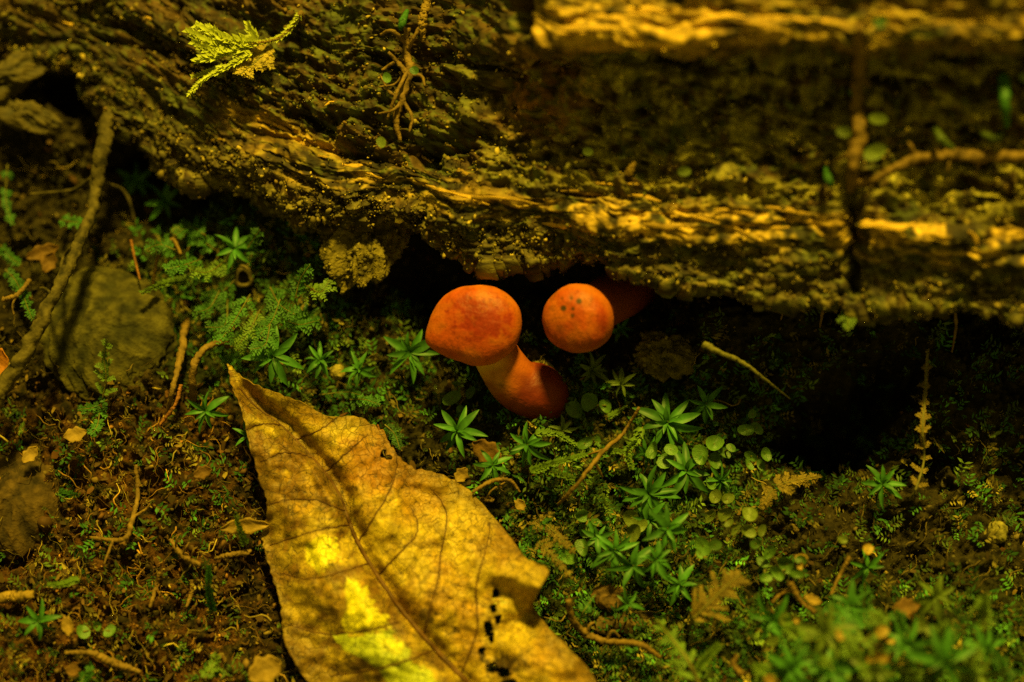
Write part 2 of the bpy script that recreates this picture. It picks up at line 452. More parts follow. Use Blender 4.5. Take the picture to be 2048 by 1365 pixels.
gran = (1 - rw) * np.abs(noise2(PXg * 0.055, aw * 0.06, 46)) + rw * np.abs(noise2(PXg * 0.016, aw * 0.05, 46)); gran2 = noise2(PXg * 0.13, aw * 0.14, 47)
big = fbm(PXg * 0.006, aw * 0.011, 3, 48)
nA = fbm(PXg * 0.012, aw * 0.03, 3, 52); nB = fbm(PXg * 0.05, aw * 0.07, 3, 55)
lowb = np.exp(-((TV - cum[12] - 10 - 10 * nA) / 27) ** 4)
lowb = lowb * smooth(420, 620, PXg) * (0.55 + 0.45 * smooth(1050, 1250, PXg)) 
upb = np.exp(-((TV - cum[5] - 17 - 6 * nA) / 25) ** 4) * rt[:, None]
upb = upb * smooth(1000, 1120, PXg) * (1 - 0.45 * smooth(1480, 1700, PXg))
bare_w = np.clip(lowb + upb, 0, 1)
fmask = 0.25 + 0.75 * smooth(-.5, .7, fbm(PXg * 0.007, aw * 0.02, 3, 49))
disp = 0.0026 * big * (1 - .7 * np.clip(upb, 0, 1)) + 0.00045 * fmask * fib * (1 - .7 * crumb_w * smooth(1300, 900, PXg)) + 0.0004 * fmask * fib2 * (1 - .5 * crumb_w) + 0.0009 * fbm(PXg * 0.045, aw * 0.055, 3, 57) * (1 - .7 * bare_w) + bare_w * 0.0012 * fbm(PXg * 0.006, aw * 0.045, 3, 59)
disp = disp + (1 - .8 * bare_w) * (0.30 + crumb_w * (1 - .6 * smooth(900, 1300, PXg))) * (0.0012 * gran + 0.0008 * np.abs(gran2) + 0.0009 * fbm(PXg * 0.03, aw * 0.04, 2, 58)) + face_w * 0.0032 * fbm(PXg * 0.016, aw * 0.028, 3, 50)
# cracks that cross the log
def crack(x, y0, y1, w, depth):
    cx = x + 9 * noise2(PYg * 0.03, 0 * PYg, int(x))
    return -depth * np.exp(-((PXg - cx) / w) ** 2) * smooth(y0 - 12, y0 + 5, PYg) * smooth(y1 + 12, y1 - 5, PYg)
vis = TV < cum[17]
disp = disp + vis * (crack(1045, -40, 66, 13, .009) + crack(1706, 395, 585, 13, .007) + crack(860, 300, 330, 30, .002) + crack(350, 10, 90, 8, .003))
# long splits along the grain
for (x0, x1, y, dep) in ((500, 760, 262, .0025), (1120, 1210, 385, .003), (840, 960, 300, .003), (180, 420, 70, .0025), (20, 200, 130, .003), (560, 700, 170, .0025), (1230, 1310, 325, .002)):
    yy = y + 8 * noise2(PXg * 0.012, 0 * PXg, int(y)) + (PXg - x0) * (0.22 if x0 < 700 else 0.0)
    disp = disp - vis * dep * np.exp(-((PYg - yy) / 6) ** 2) * smooth(x0 - 20, x0 + 20, PXg) * smooth(x1 + 20, x1 - 20, PXg)
LP = LP + nr * disp[..., None]
lpx, lpy = proj(LP)
# wood colours plus painted fill: sodden dark rot, olive crumble, bare pale wood
wet_fill = np.array((0.028, 0.017, 0.005)); rot = np.array((0.085, 0.043, 0.009)); moss = np.array((0.050, 0.056, 0.010))
crum = np.array((0.12, 0.088, 0.018)); bare = np.array((0.52, 0.30, 0.036)); red = np.array((0.19, 0.07, 0.012))
lt = mixc(wet_fill, rot, smooth(-0.4, 0.6, nA + 0.5 * fib - .2))
lt = mixc(lt, moss * 1.25, smooth(-.1, 0.45, nB + .5 * fbm(PXg * .006, aw * .01, 2, 101)) * 0.75)
lt = mixc(lt, np.array((0.27, 0.215, 0.036)), face_w * rt[:, None] * smooth(-.35, .45, fbm(PXg * .02, aw * .03, 3, 99)))  # shaded right face lightened, fill light painted into the colour
lt = mixc(lt, crum, crumb_w * smooth(150, 420, PXg) * smooth(-0.35, 0.35, nB + .4 * nA))
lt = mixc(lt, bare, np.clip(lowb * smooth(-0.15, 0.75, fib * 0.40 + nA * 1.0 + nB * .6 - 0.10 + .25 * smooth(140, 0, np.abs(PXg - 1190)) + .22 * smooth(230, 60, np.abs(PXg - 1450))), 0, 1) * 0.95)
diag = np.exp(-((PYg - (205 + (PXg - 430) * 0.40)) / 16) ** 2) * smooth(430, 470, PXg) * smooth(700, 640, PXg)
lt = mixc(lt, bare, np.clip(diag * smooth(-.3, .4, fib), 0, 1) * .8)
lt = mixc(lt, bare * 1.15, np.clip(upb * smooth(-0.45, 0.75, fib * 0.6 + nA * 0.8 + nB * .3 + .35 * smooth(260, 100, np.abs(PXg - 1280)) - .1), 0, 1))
redp = smooth(150, 40, np.hypot((PXg - 1090) / 1.0, (PYg - 190) * 1.0)) + smooth(120, 30, np.hypot(PXg - 1470, (PYg - 60) * 2)) * .6
lt = mixc(lt, red, np.clip(redp, 0, 1) * smooth(-.3, .3, nB) * .8)
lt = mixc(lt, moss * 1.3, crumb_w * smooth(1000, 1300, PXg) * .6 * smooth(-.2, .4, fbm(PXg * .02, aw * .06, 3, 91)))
lt = mixc(lt, wet_fill, crumb_w * smooth(-.1, .45, fbm(PXg * .018, aw * .05, 3, 93)) * .75)
lt = mixc(lt, wet_fill * .8, smooth(420, 150, PXg) * .35)
lt = lt * (1 + 0.45 * np.clip(nB, -1, 1))[..., None]
log = thing('rotting_log', P(1024, 300, 0.0), 'huge rotting log with bare golden ledges lying across the top', 'log')
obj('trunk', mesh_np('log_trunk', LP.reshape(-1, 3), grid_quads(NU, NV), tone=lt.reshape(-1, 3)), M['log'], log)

def L(px, py, out=0.0):
    """point on the visible log surface near a photo pixel, its normal and its grain direction"""
    i = int(np.argmin(np.abs(U - px)))
    j0 = int(np.searchsorted(tv, cum[3])); j1 = int(np.searchsorted(tv, cum[16]))
    j = j0 + int(np.argmin(np.abs(lpy[i, j0:j1] - py)))
    t = LP[min(i + 6, NU - 1), j] - LP[max(i - 6, 0), j]
    return LP[i, j] + nr[i, j] * out, nr[i, j], t / np.linalg.norm(t)

# crumbs of rot on the log
wgt = (crumb_w * (1 - .7 * smooth(900, 1200, PXg)) + face_w * 0.40 + 0.16) * (1 - .85 * bare_w) * smooth(cum[3], cum[5], TV) * smooth(cum[18], cum[16], TV)
wgt = wgt * smooth(-80, 0, PXg) * smooth(2120, 2050, PXg)
wgt = (wgt / wgt.sum()).ravel()
idx = rng.choice(NU * NV, 15000, p=wgt)
pos = LP.reshape(-1, 3)[idx] + rng.normal(0, 0.0003, (len(idx), 3))
sz = 0.00021 * np.exp(rng.normal(0, 0.5, len(idx)))
ct = mixc(lt.reshape(-1, 3)[idx] * 1.2, np.array((0.34, 0.23, 0.04)), rng.uniform(0, 1, len(idx)) ** 2.6) * np.exp(rng.normal(0, .35, (len(idx), 1)))
crumbs('wood_crumbs', pos, sz, ct, M['crumb'], log)

# bare splinters along both ledges, each a part
def splinter_mesh(seed):
    r = np.random.default_rng(seed)
    n = 9; s = np.linspace(0, 1, n)
    pts = np.stack([s - .5, 0.05 * np.sin(s * 5 + seed), 0.03 * np.cos(s * 4 + seed * 2)], -1)
    rad = 0.075 * (np.sin(np.pi * (s * .86 + .10)) ** .6) * r.uniform(.6, 1.15, n)
    v, q, t = tube(pts, rad, 8, .7, seed)
    v[:, 1] *= 1.35; v[:, 2] = pts.mean(0)[2] + (v[:, 2] - pts.mean(0)[2]) * .38
    return mesh_np('splinter', v, q, t)
spl = [splinter_mesh(s) for s in range(7)]
def put_splinter(px, py, length, width=1.0, turn=0.0, lift=0.0004):
    p, n, t = L(px, py, lift)
    b = np.cross(n, t); ca, sa = math.cos(turn), math.sin(turn)
    t2 = t * ca + b * sa; b2 = np.cross(n, t2)
    o = obj('splinter', spl[rnd.randrange(len(spl))], M['splinter'], log)
    m = Matrix(((t2[0], b2[0], n[0], p[0]), (t2[1], b2[1], n[1], p[1]), (t2[2], b2[2], n[2], p[2]), (0, 0, 0, 1)))
    ln = length * PXM
    o.matrix_basis = log.matrix_basis.inverted() @ m @ Matrix.Diagonal((ln, ln * width, ln * width, 1))
    o.matrix_parent_inverse = Matrix.Identity(4)
    return o
for a in ((705, 335, 110, .9, .15), (745, 345, 90, .9, -.1), (812, 330, 80, 1.3, -.25), (840, 328, 46, 1.6, -.5), (930, 398, 200, .55, .0), (1010, 405, 180, .6, -.05), (900, 385, 120, .6, .1),
          (1070, 430, 150, .5, .2), (1130, 447, 130, .6, .3), (1210, 372, 200, .5, -.05), (1290, 390, 130, .8, -.02), (1180, 385, 150, .5, .1), (1345, 455, 120, .9, .0), (1420, 440, 180, .6, -.03),
          (1520, 446, 190, .6, .02), (1610, 450, 160, .7, 0), (1330, 430, 150, .6, .05), (1780, 452, 160, .8, .05), (1850, 460, 120, .8, .1), (1905, 535, 75, 1.3, 0), (1945, 480, 60, 1.2, -.8),
          (1560, 415, 120, .6, 0), (1470, 425, 140, .5, .03), (1150, 28, 160, .7, 0), (1230, 40, 190, .7, .05), (1310, 55, 170, .8, -.05), (1380, 35, 150, .7, .05), (1280, 22, 170, .6, 0), (1440, 45, 140, .6, 0),
          (1180, 58, 150, .6, 0), (1540, 40, 150, .5, 0), (1650, 45, 170, .6, 0), (1780, 38, 160, .5, 0), (1900, 45, 160, .5, .05), (480, 228, 110, .5, .1), (540, 255, 120, .5, .05), (520, 268, 130, .45, .05),
          (600, 290, 110, .5, 0), (640, 320, 80, .6, .1), (655, 205, 60, 1.3, .6), (430, 285, 50, 1.4, .3), (300, 40, 90, .4, .1), (130, 55, 110, .4, .05), (1265, 345, 40, 1.6, 1.1), (930, 340, 42, 1.5, .1), (780, 433, 44, 1.8, .5)):
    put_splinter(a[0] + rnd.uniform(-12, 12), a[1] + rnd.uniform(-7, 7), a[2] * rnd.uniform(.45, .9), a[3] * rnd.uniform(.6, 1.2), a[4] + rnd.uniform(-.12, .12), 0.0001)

# ------------------------------------------------------------------ stones and clods
def rock(name, px, py, rx, ry, rz, dh, label, cat, tones, seed, group=None, gran=0.0, on_log=False, turn=0.0, n=64, mat='stone', chunky=0.16):
    base = L(px, py)[0] if on_log else G(px, py)
    c = np.array(base) + np.array((0, 0, dh))
    th = np.linspace(0.001, math.pi - .001, n // 2); ph = np.linspace(0, 2 * math.pi, n, endpoint=False)
    T, F = np.meshgrid(th, ph, indexing='ij')
    d = np.stack([np.sin(T) * np.cos(F), np.sin(T) * np.sin(F), np.cos(T)], -1)
    k = 3.1
    q = noise2(d[..., 0] * 1.3 + d[..., 2] + seed, d[..., 1] * 1.3 - d[..., 2] * .7, seed)
    q2 = fbm(d[..., 0] * k + d[..., 2] * 1.7, d[..., 1] * k + seed - d[..., 2] * 2.1, 4, seed + 3)
    r = 1 + chunky * 1.3 * q + chunky * q2 * .8
    if gran:
        r = r + gran * np.abs(noise2(d[..., 0] * 9 + d[..., 2] * 5, d[..., 1] * 9 - d[..., 2] * 5, seed + 8)) + gran * .7 * noise2(d[..., 0] * 21, d[..., 1] * 21 + d[..., 2] * 14, seed + 9)
    if name == 'stone':
        r = r + .020 * fbm(d[..., 0] * 9 + d[..., 2] * 3, d[..., 1] * 7 - d[..., 2] * 4, 4, seed + 30) + .012 * np.abs(noise2(d[..., 0] * 3.3 + seed, d[..., 1] * 2.2 + d[..., 2] * 3, seed + 33))
    ck = np.exp(-(noise2(d[..., 0] * 2.0 + d[..., 1] * 1.2 + seed, d[..., 1] * .7 + d[..., 2] * 1.1, seed + 20) / .035) ** 2) * smooth(-.1, .3, q2) if name == 'stone' else 0 * r
    r = r - .03 * ck
    v = d * r[..., None] * np.array((rx * PXM, ry * PXM, rz * PXM))
    ca, sa = math.cos(turn), math.sin(turn)
    v = v @ np.array(((ca, sa, 0), (-sa, ca, 0), (0, 0, 1)))
    t = mixc(tones[0], tones[1], smooth(-.6, .6, q2 + .4 * q))
    me = mesh_np(name, v.reshape(-1, 3), grid_quads(n // 2, n, wrap=True), tone=t.reshape(-1, 3))
    o = obj(name, me, M[mat]); o.location = c
    return tag(o, label, cat, group), v.reshape(-1, 3) + c, t.reshape(-1, 3)

rock('stone', 212, 662, 130, 136, 52, -0.003, 'big rounded olive brown stone under the leaning twig', 'stone', ((0.024, 0.021, 0.005), (0.068, 0.054, 0.011)), 3, n=200, turn=.5, chunky=.10)
rock('stone', 45, 1010, 75, 110, 45, 0.001, 'dark brown earthy stone at the edge of the rusty soil', 'stone', ((0.03, 0.018, 0.006), (0.075, 0.042, 0.010)), 5, n=90)
rock('pebble', 1218, 1196, 34, 24, 16, 0.001, 'small brown pebble behind the folded leaf corner', 'pebble', ((0.09, 0.05, 0.016), (0.13, 0.07, 0.02)), 7)
rock('pebble', 1250, 1245, 62, 26, 16, 0.000, 'flat dark pebble below the small brown one', 'pebble', ((0.06, 0.04, 0.014), (0.10, 0.06, 0.018)), 9)
rock('pebble', 1990, 1070, 22, 22, 16, 0.002, 'pale olive pebble alone on the dark soil by the burrow', 'pebble', ((0.16, 0.13, 0.03), (0.2, 0.16, 0.035)), 11)
rock('pebble', 365, 484, 14, 12, 9, 0.005, 'pale yellowish pebble resting on the green moss clump', 'pebble', ((0.19, 0.155, 0.03), (0.25, 0.20, 0.04)), 13, chunky=.3)
rock('pebble', 678, 757, 15, 15, 13, 0.004, 'pale crumb-like pebble beyond the leaf tip', 'pebble', ((0.26, 0.2, 0.045), (0.3, 0.22, 0.05)), 15)
o1, cv, ctn = rock('soil_clod', 738, 536, 58, 82, 26, 0.014, 'yellowish crumbly soil clod hanging beside the dark hollow', 'clod', ((0.075, 0.055, 0.012), (0.165, 0.12, 0.022)), 23, gran=.12, n=150, turn=-.45, mat='soil', chunky=.40)
ci = rng.choice(len(cv), 900)
crumbs('crumbs', cv[ci], 0.00026 * np.exp(rng.normal(0, .5, 900)), ctn[ci] * rng.uniform(.7, 1.7, (900, 1)), M['crumb'], o1)
o1.children[0].matrix_parent_inverse = Matrix.Translation(-o1.location)
o2, cv, ctn = rock('soil_clod', 1325, 728, 52, 36, 20, 0.004, 'olive soil clod below the right mushroom stem', 'clod', ((0.08, 0.062, 0.013), (0.17, 0.125, 0.024)), 29, gran=.12, n=110, mat='soil', chunky=.40)
ci = rng.choice(len(cv), 500)
crumbs('crumbs', cv[ci], 0.00022 * np.exp(rng.normal(0, .5, 500)), ctn[ci] * rng.uniform(.7, 1.6, (500, 1)), M['crumb'], o2)
o2.children[0].matrix_parent_inverse = Matrix.Translation(-o2.location)

rock('bark_chunk', 45, 205, 62, 34, 22, 0.012, 'upper olive bark chunk under the left end of the log', 'bark chunk', ((0.035, 0.026, 0.007), (0.085, 0.058, 0.013)), 31, n=90, mat='log', chunky=.38, turn=.6)
rock('bark_chunk', 70, 262, 58, 26, 18, 0.008, 'lower tan bark chunk under the left end of the log', 'bark chunk', ((0.035, 0.026, 0.007), (0.085, 0.058, 0.013)), 37, n=90, mat='log', chunky=.38, turn=-.3)

# ------------------------------------------------------------------ the mushrooms
def revolve(axis_pts_r, origin, axis, seg, side=None, shape=None):
    axis = axis / np.linalg.norm(axis)
    s = np.cross(axis, (0.0, 0.35, 0.94)) if side is None else side
    s = s / np.linalg.norm(s); b = np.cross(axis, s)
    a = np.linspace(0, 2 * math.pi, seg, endpoint=False)
    out = []
    for (z, r) in axis_pts_r:
        rr = r * (shape(a, z) if shape is not None else 1.0) * np.ones_like(a)
        out.append(origin + axis * z + (np.cos(a) * rr)[:, None] * s + (np.sin(a) * rr)[:, None] * b)
    return np.array(out)

def mushroom(label, base, mid, capc, axis, Rc, dome, stem_r, spots, tint, seed, stretch=1.0, side=None, blot=(), redness=0.0, nub=None):
    capc = np.array(capc); axis = np.array(axis) / np.linalg.norm(axis)
    root = thing('mushroom', base, label, 'mushroom', 'orange mushrooms under the log')
    # cap: domed top, rounded rim, shallow underside
    th = np.linspace(0.0, 1.0, 70)
    prof = [(dome * math.cos(t * math.pi / 2) ** 0.72, Rc * (math.sin(t * math.pi / 2) ** 0.93) + 1e-6) for t in th]
    prof += [(-dome * .16 * math.sin(u * math.pi / 2), Rc * (1 - .07 * (1 - math.cos(u * math.pi / 2)))) for u in np.linspace(.1, 1, 10)]
    prof += [(-dome * (.16 - .10 * u), Rc * (.93 - .9 * u)) for u in np.linspace(.08, 1, 12)]
    s = np.cross(axis, (0.0, 0.35, 0.94)) if side is None else np.array(side, float)
    s = s - axis * (s @ axis)
    def shape(a, z):
        e = 1 / np.sqrt((np.cos(a) / stretch) ** 2 + np.sin(a) ** 2)
        return e * (1 + .020 * np.sin(2 * a + seed) + .016 * np.sin(3 * a + 2 * seed) + .008 * np.sin(7 * a))
    V = revolve(prof, capc, axis, 150, s, shape)
    rel = V - capc; V = V + rel / (np.linalg.norm(rel, axis=-1)[..., None] + 1e-9) * (.00010 * fbm(rel[..., 0] * 420 + rel[..., 2] * 180, rel[..., 1] * 420 - rel[..., 2] * 160, 3, seed + 40))[..., None]
    if nub is not None:
        V = V + (nub[2] * np.exp(-((V - nub[0]) ** 2).sum(-1) / nub[1] ** 2))[..., None] * nub[3]
    cx, cy = proj(V)
    n1 = fbm(cx * .018, cy * .018, 3, seed); n2 = fbm(cx * .07, cy * .07, 3, seed + 4)
    org = np.array((0.40, 0.058, 0.0045)) * tint; redd = np.array((0.25, 0.019, 0.003)); yel = np.array((0.48, 0.128, 0.009))
    c = mixc(org, yel, smooth(.0, .8, n1 + .2) * .5)
    for (bx, by, rx, ry, am) in blot:
        d = np.hypot((cx - bx) / rx, (cy - by) / ry) + .45 * n2
        c = mixc(c, redd, smooth(1.1, .45, d) * am)
    c = c * (1 - .20 * smooth(.0, .9, n2) - .16 * smooth(.0, .8, fbm(cx * .16, cy * .16, 2, seed + 6)))[..., None]
    ring = np.repeat(np.arange(len(prof))[:, None], V.shape[1], 1)
    c = mixc(c, np.array((0.52, 0.140, 0.010)), smooth(44, 62, ring) * smooth(78, 70, ring) * .5)
    c = c * (1 - .5 * smooth(.62, .8, noise2(cx * .30, cy * .30, seed + 50)))[..., None]
    c = mixc(c, (0.42, 0.24, 0.04), smooth(80, 84, ring))
    for (sx, sy, r, am) in spots:
        c = mixc(c, (0.05, 0.022, 0.006), smooth(r + 2.5, r - 1.5, np.hypot(cx - sx, cy - sy)) * am)
    obj('cap', mesh_np('cap', V.reshape(-1, 3), grid_quads(*V.shape[:2], wrap=True), tone=c.reshape(-1, 3)), M['cap'], root)
    # stem: curved club into the cap underside
    top = capc + axis * dome * .10
    pts = catmull([np.array(base) - np.array((0, 0, .006)), base, mid, top - axis * dome * .25, top], 60)
    rad = np.interp(np.linspace(0, 1, 60), np.linspace(0, 1, len(stem_r)), stem_r)
    v, q, t = tube(pts, rad, 64, .02, seed)
    sx, sy = proj(v)
    f = np.concatenate([np.repeat(np.linspace(0, 1, 60), 64), [0, 1]])
    m1 = fbm(sx * .02, sy * .02, 3, seed + 9)
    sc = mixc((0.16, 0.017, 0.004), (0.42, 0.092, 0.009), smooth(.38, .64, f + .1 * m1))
    sc = mixc(sc, (0.74, 0.44, 0.06), smooth(.42, .66, f + .10 * m1) * .85 * (1 - redness) * smooth(1032, 975, sx))  # pale left stem, lightened further in place of fill in the cap's shade
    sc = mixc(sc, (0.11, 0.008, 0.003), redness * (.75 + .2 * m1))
    sc = sc * (1 - .12 * smooth(0, .7, fbm(sx * .08, sy * .08, 2, seed + 12)))[..., None]
    for (qx, qy, r, am) in spots:
        sc = mixc(sc, (0.10, 0.03, 0.006), smooth(r + 2, r - 1.5, np.hypot(sx - qx, sy - qy)) * am)
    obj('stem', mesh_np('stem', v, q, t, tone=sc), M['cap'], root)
    return root

tocam = -FWD
B1 = G(1076, 786); 
mushroom('orange mushroom with red blotched cap and curved stem beside the dead leaf', B1, P(1024, 758, .0080), P(955, 650, .0185), tocam * 1.0 + np.array((-.22, -.02, 0.05)),
         .0084, .0058, [.0048, .0061, .0060, .0053, .0045, .0040, .0039], [(941, 597, 1.5, .7), (1003, 772, 3.5, .75)], np.array((1, 1, 1)), 3, 1.12, (1, .12, 0), [(968, 645, 66, 44, 1.0), (940, 610, 50, 22, .8), (1000, 612, 30, 18, .5)], 0.0, (P(872, 682, .017), .0034, .0021, np.array((-.92, -.30, 0))))
B2 = G(1272, 566)
mushroom('smaller orange mushroom with black dots on its cap below the log lip', B2, P(1232, 592, .011), P(1158, 637, .0225), tocam * .86 + np.array((-.30, -.18, 0)),
         .0072, .0060, [.0050, .0058, .0058, .0054, .0048, .0044, .0044],
         [(1127, 617, 5.5, 1), (1146, 618, 3.4, .85), (1158, 603, 5.2, .95), (1143, 597, 3, .7), (1145, 632, 3.6, .85), (1124, 597, 3, .5), (1155, 583, 2, .4), (1105, 617, 6, .35), (1120, 660, 9, .3), (1104, 600, 3, .3)],
         np.array((.95, .92, 1)), 8, 1.0, (1, 0, 0), [(1212, 640, 18, 40, .7), (1180, 690, 40, 14, .5)], 0.85)

# ------------------------------------------------------------------ the dead leaf
MID = np.array([(456, 728), (478, 775), (510, 812), (560, 850), (605, 895), (645, 940), (678, 990), (697, 1040), (716, 1086), (760, 1160), (812, 1232), (872, 1300), (938, 1368), (1030, 1445), (1120, 1510), (1180, 1545)], float)
LEFT = np.array([(454, 728), (462, 765), (474, 800), (488, 850), (503, 905), (515, 955), (533, 1010), (524, 1065), (528, 1105), (548, 1165), (562, 1215), (566, 1262), (582, 1315), (640, 1385), (800, 1480), (1100, 1560)], float)
RIGHT = np.array([(458, 728), (482, 752), (530, 778), (592, 800), (650, 830), (716, 834), (765, 862), (792, 905), (838, 940), (915, 962), (985, 1030), (1050, 1112), (1097, 1142), (1068, 1216), (1190, 1358), (1230, 1500)], float)
NT, NS = 500, 185
m_ = catmull(MID, NT); l_ = catmull(LEFT, NT); r_ = catmull(RIGHT, NT)
# toothed, slightly torn margins
tt = np.linspace(0, 1, NT)
l_[:, 0] += 3.0 * noise2(tt * 60, 0 * tt, 3) + 2.2 * np.abs(((tt * 46) % 1) - .5)
r_[:, 1] += (3.0 + 5 * smooth(.30, .38, tt) * smooth(.62, .52, tt)) * noise2(tt * 60, 0 * tt, 4) + 2.2 * np.abs(((tt * 46) % 1) - .5)
sv = np.linspace(-1, 1, NS)
lx = np.where(sv[None] < 0, m_[:, [0]] + (l_[:, [0]] - m_[:, [0]]) * -sv[None], m_[:, [0]] + (r_[:, [0]] - m_[:, [0]]) * sv[None])
ly = np.where(sv[None] < 0, m_[:, [1]] + (l_[:, [1]] - m_[:, [1]]) * -sv[None], m_[:, [1]] + (r_[:, [1]] - m_[:, [1]]) * sv[None])

def seg_dist(px, py, pts):
    best = np.full(np.shape(px), 1e9); side = np.zeros(np.shape(px))
    for (a, b) in zip(pts[:-1], pts[1:]):
        d = b - a; t = np.clip(((px - a[0]) * d[0] + (py - a[1]) * d[1]) / (d @ d + 1e-9), 0, 1)
        q = np.hypot(px - a[0] - t * d[0], py - a[1] - t * d[1])
        sd = np.sign(d[0] * (py - a[1]) - d[1] * (px - a[0]))
        side = np.where(q < best, sd, side); best = np.minimum(best, q)
    return best, side

VEINS = [[(716, 1086), (748, 1035), (778, 985), (792, 940), (793, 905)], [(755, 1152), (800, 1105), (832, 1070), (833, 1042), (822, 1015)], [(845, 1275), (872, 1180), (882, 1110), (895, 1040), (885, 1005), (868, 982)],
         [(925, 1345), (955, 1255), (952, 1180), (975, 1080), (977, 1045)], [(738, 1128), (690, 1142), (620, 1158), (560, 1146)], [(795, 1245), (730, 1262), (650, 1268), (578, 1250)], [(690, 1022), (630, 1000), (575, 1000), (536, 1010)],
         [(625, 915), (570, 905), (520, 925)], [(700, 1050), (640, 1060), (540, 1090)], [(560, 850), (520, 850), (490, 860)], [(872, 1300), (770, 1335), (660, 1352)], [(650, 945), (700, 900), (735, 870)], [(590, 880), (640, 860), (670, 838)]]

def leaf_h(px, py):
    d, s = seg_dist(px, py, MID)
    h = 0.0105 + 0.0018 * smooth(900, 740, py) - 0.0012 * smooth(1150, 1400, py)
    h = h - 0.0024 * np.exp(-(d / 20) ** 2) + 0.0016 * np.exp(-((d - 70) / 60) ** 2)
    h = h + np.where(s > 0, 1, -1) * smooth(1110, 1000, py) * smooth(740, 800, py) * 0.0016 * np.exp(-((d - 16) / 12) ** 2)
    left = (s > 0)
    h = h - np.where(left, 0.0050 * smooth(60, 190, d) ** 1.4, 0.0030 * smooth(150, 330, d))
    h = h + 0.0100 * np.exp(-(((px - 1085) * .8 + (py - 1165) * .25) / 84) ** 2) * np.exp(-(np.minimum(py - 1172 - (px - 1085) * .35, 0) / 85) ** 2 - (np.maximum(py - 1172 - (px - 1085) * .35, 0) / 34) ** 2)
    h = h - 0.0035 * np.exp(-(((px - 1050)) / 55) ** 2 - ((py - 1238 + (px - 1050) * .45) / 24) ** 2)
    h = h + 0.0030 * np.exp(-((px - 1105) / 90) ** 2 - ((py - 1330) / 60) ** 2)
    h = h - 0.0022 * np.exp(-((px - 985) / 40) ** 2 - ((py - 1320) / 40) ** 2)
    # step where the right half has creased over the midrib
    h = h + 0.0016 * np.exp(-((px - 722) / 24) ** 2 - ((py - 985) / 60) ** 2)
    for vn in VEINS:
        dv, _ = seg_dist(px, py, np.array(vn, float)); h = h - 0.00018 * np.exp(-(dv / 7) ** 2)
    return h + 0.0016 * fbm(px * .010, py * .010, 3, 61) + 0.00035 * noise2(px * .05, py * .05, 66)

lh = leaf_h(lx, ly)
LV = P(lx, ly, lh)
def poly_d(px, py, poly):
    poly = np.array(poly, float); inside = np.zeros(np.shape(px), bool); n = len(poly)
    for i in range(n):
        a, b = poly[i], poly[(i + 1) % n]
        inside ^= ((a[1] > py) != (b[1] > py)) & (px < (b[0] - a[0]) * (py - a[1]) / (b[1] - a[1] + 1e-12) + a[0])
    d, _ = seg_dist(px, py, np.vstack([poly, poly[:1]]))
    return np.where(inside, -d, d)
w1 = fbm(lx * .03, ly * .03, 3, 71); w2 = fbm(lx * .10, ly * .10, 3, 75); w3 = fbm(lx * .009, ly * .009, 3, 78)
gold = np.array((0.50, 0.325, 0.020)); brn = np.array((0.19, 0.085, 0.009)); amber = np.array((0.42, 0.215, 0.013)); dk = np.array((0.15, 0.08, 0.012)); olive = np.array((0.27, 0.165, 0.016))
lc = mixc(gold, amber, smooth(-.3, .6, w3))
dmid, smid = seg_dist(lx, ly, MID)
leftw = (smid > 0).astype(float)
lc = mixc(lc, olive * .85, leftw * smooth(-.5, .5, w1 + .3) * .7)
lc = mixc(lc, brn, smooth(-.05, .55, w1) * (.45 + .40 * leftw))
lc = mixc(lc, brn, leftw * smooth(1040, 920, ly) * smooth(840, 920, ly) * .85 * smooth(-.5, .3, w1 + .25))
lc = mixc(lc, dk, smooth(20, 4, dmid) * smooth(1080, 1000, ly) * smooth(740, 800, ly) * .75)
lc = mixc(lc, (0.34, 0.125, 0.012), smooth(80, 30, np.hypot((lx - 765) * .7, (ly - 925)) + 25 * w1) * .85)
lc = mixc(lc, (0.40, 0.17, 0.014), smooth(60, 10, np.abs(lx - 790 - (ly - 900) * .2) + 20 * w1) * smooth(1000, 880, ly) * .6)
lc = mixc(lc, dk, smooth(22, 2, 75 * (1 - np.abs(np.repeat(sv[None], NT, 0))) + 10 * w1) * .65)
lc = mixc(lc, dk, leftw * smooth(1180, 1260, ly) * smooth(-.3, .4, w1) * .6)
pale = np.array((0.56, 0.36, 0.030))
for (ex, ey, ax, ay) in ((612, 1210, 42, 52), (628, 1090, 60, 60), (1040, 1150, 60, 40), (930, 1060, 60, 60)):
    lc = mixc(lc, pale, smooth(1.1, .5, np.hypot((lx - ex) / ax, (ly - ey) / ay) + .3 * w1) * .6)
warpx = lx + 6 * w2; warpy = ly + 6 * w1
yel = np.array((0.80, 0.66, 0.018)); lime = np.array((0.44, 0.47, 0.025))
def patch(poly, col, am, soft=7):
    global lc
    lc = mixc(lc, col, smooth(soft * .4, -soft * .4, poly_d(warpx, warpy, poly) + 5 * w2) * am * (1 - .25 * smooth(.2, .8, w2)))
patch([(612, 1085), (650, 1070), (672, 1082), (676, 1105), (655, 1125), (640, 1148), (612, 1120)], yel, .95, 9)
patch([(694, 1158), (716, 1158), (733, 1185), (745, 1205), (757, 1222), (772, 1236), (782, 1258), (740, 1266), (690, 1268), (682, 1245), (696, 1215), (690, 1185)], yel, 1)
patch([(664, 1266), (700, 1272), (780, 1264), (800, 1280), (818, 1300), (826, 1325), (860, 1340), (882, 1370), (830, 1400), (780, 1370), (745, 1330), (700, 1305), (672, 1290)], lime, .9)
patch([(760, 1275), (800, 1280), (815, 1300), (790, 1310), (765, 1300)], yel, .5)
spot = noise2(lx * .12, ly * .12, 88)
lc = mixc(lc, (0.07, 0.035, 0.008), smooth(.55, .8, spot + .2 * w3) * .75)
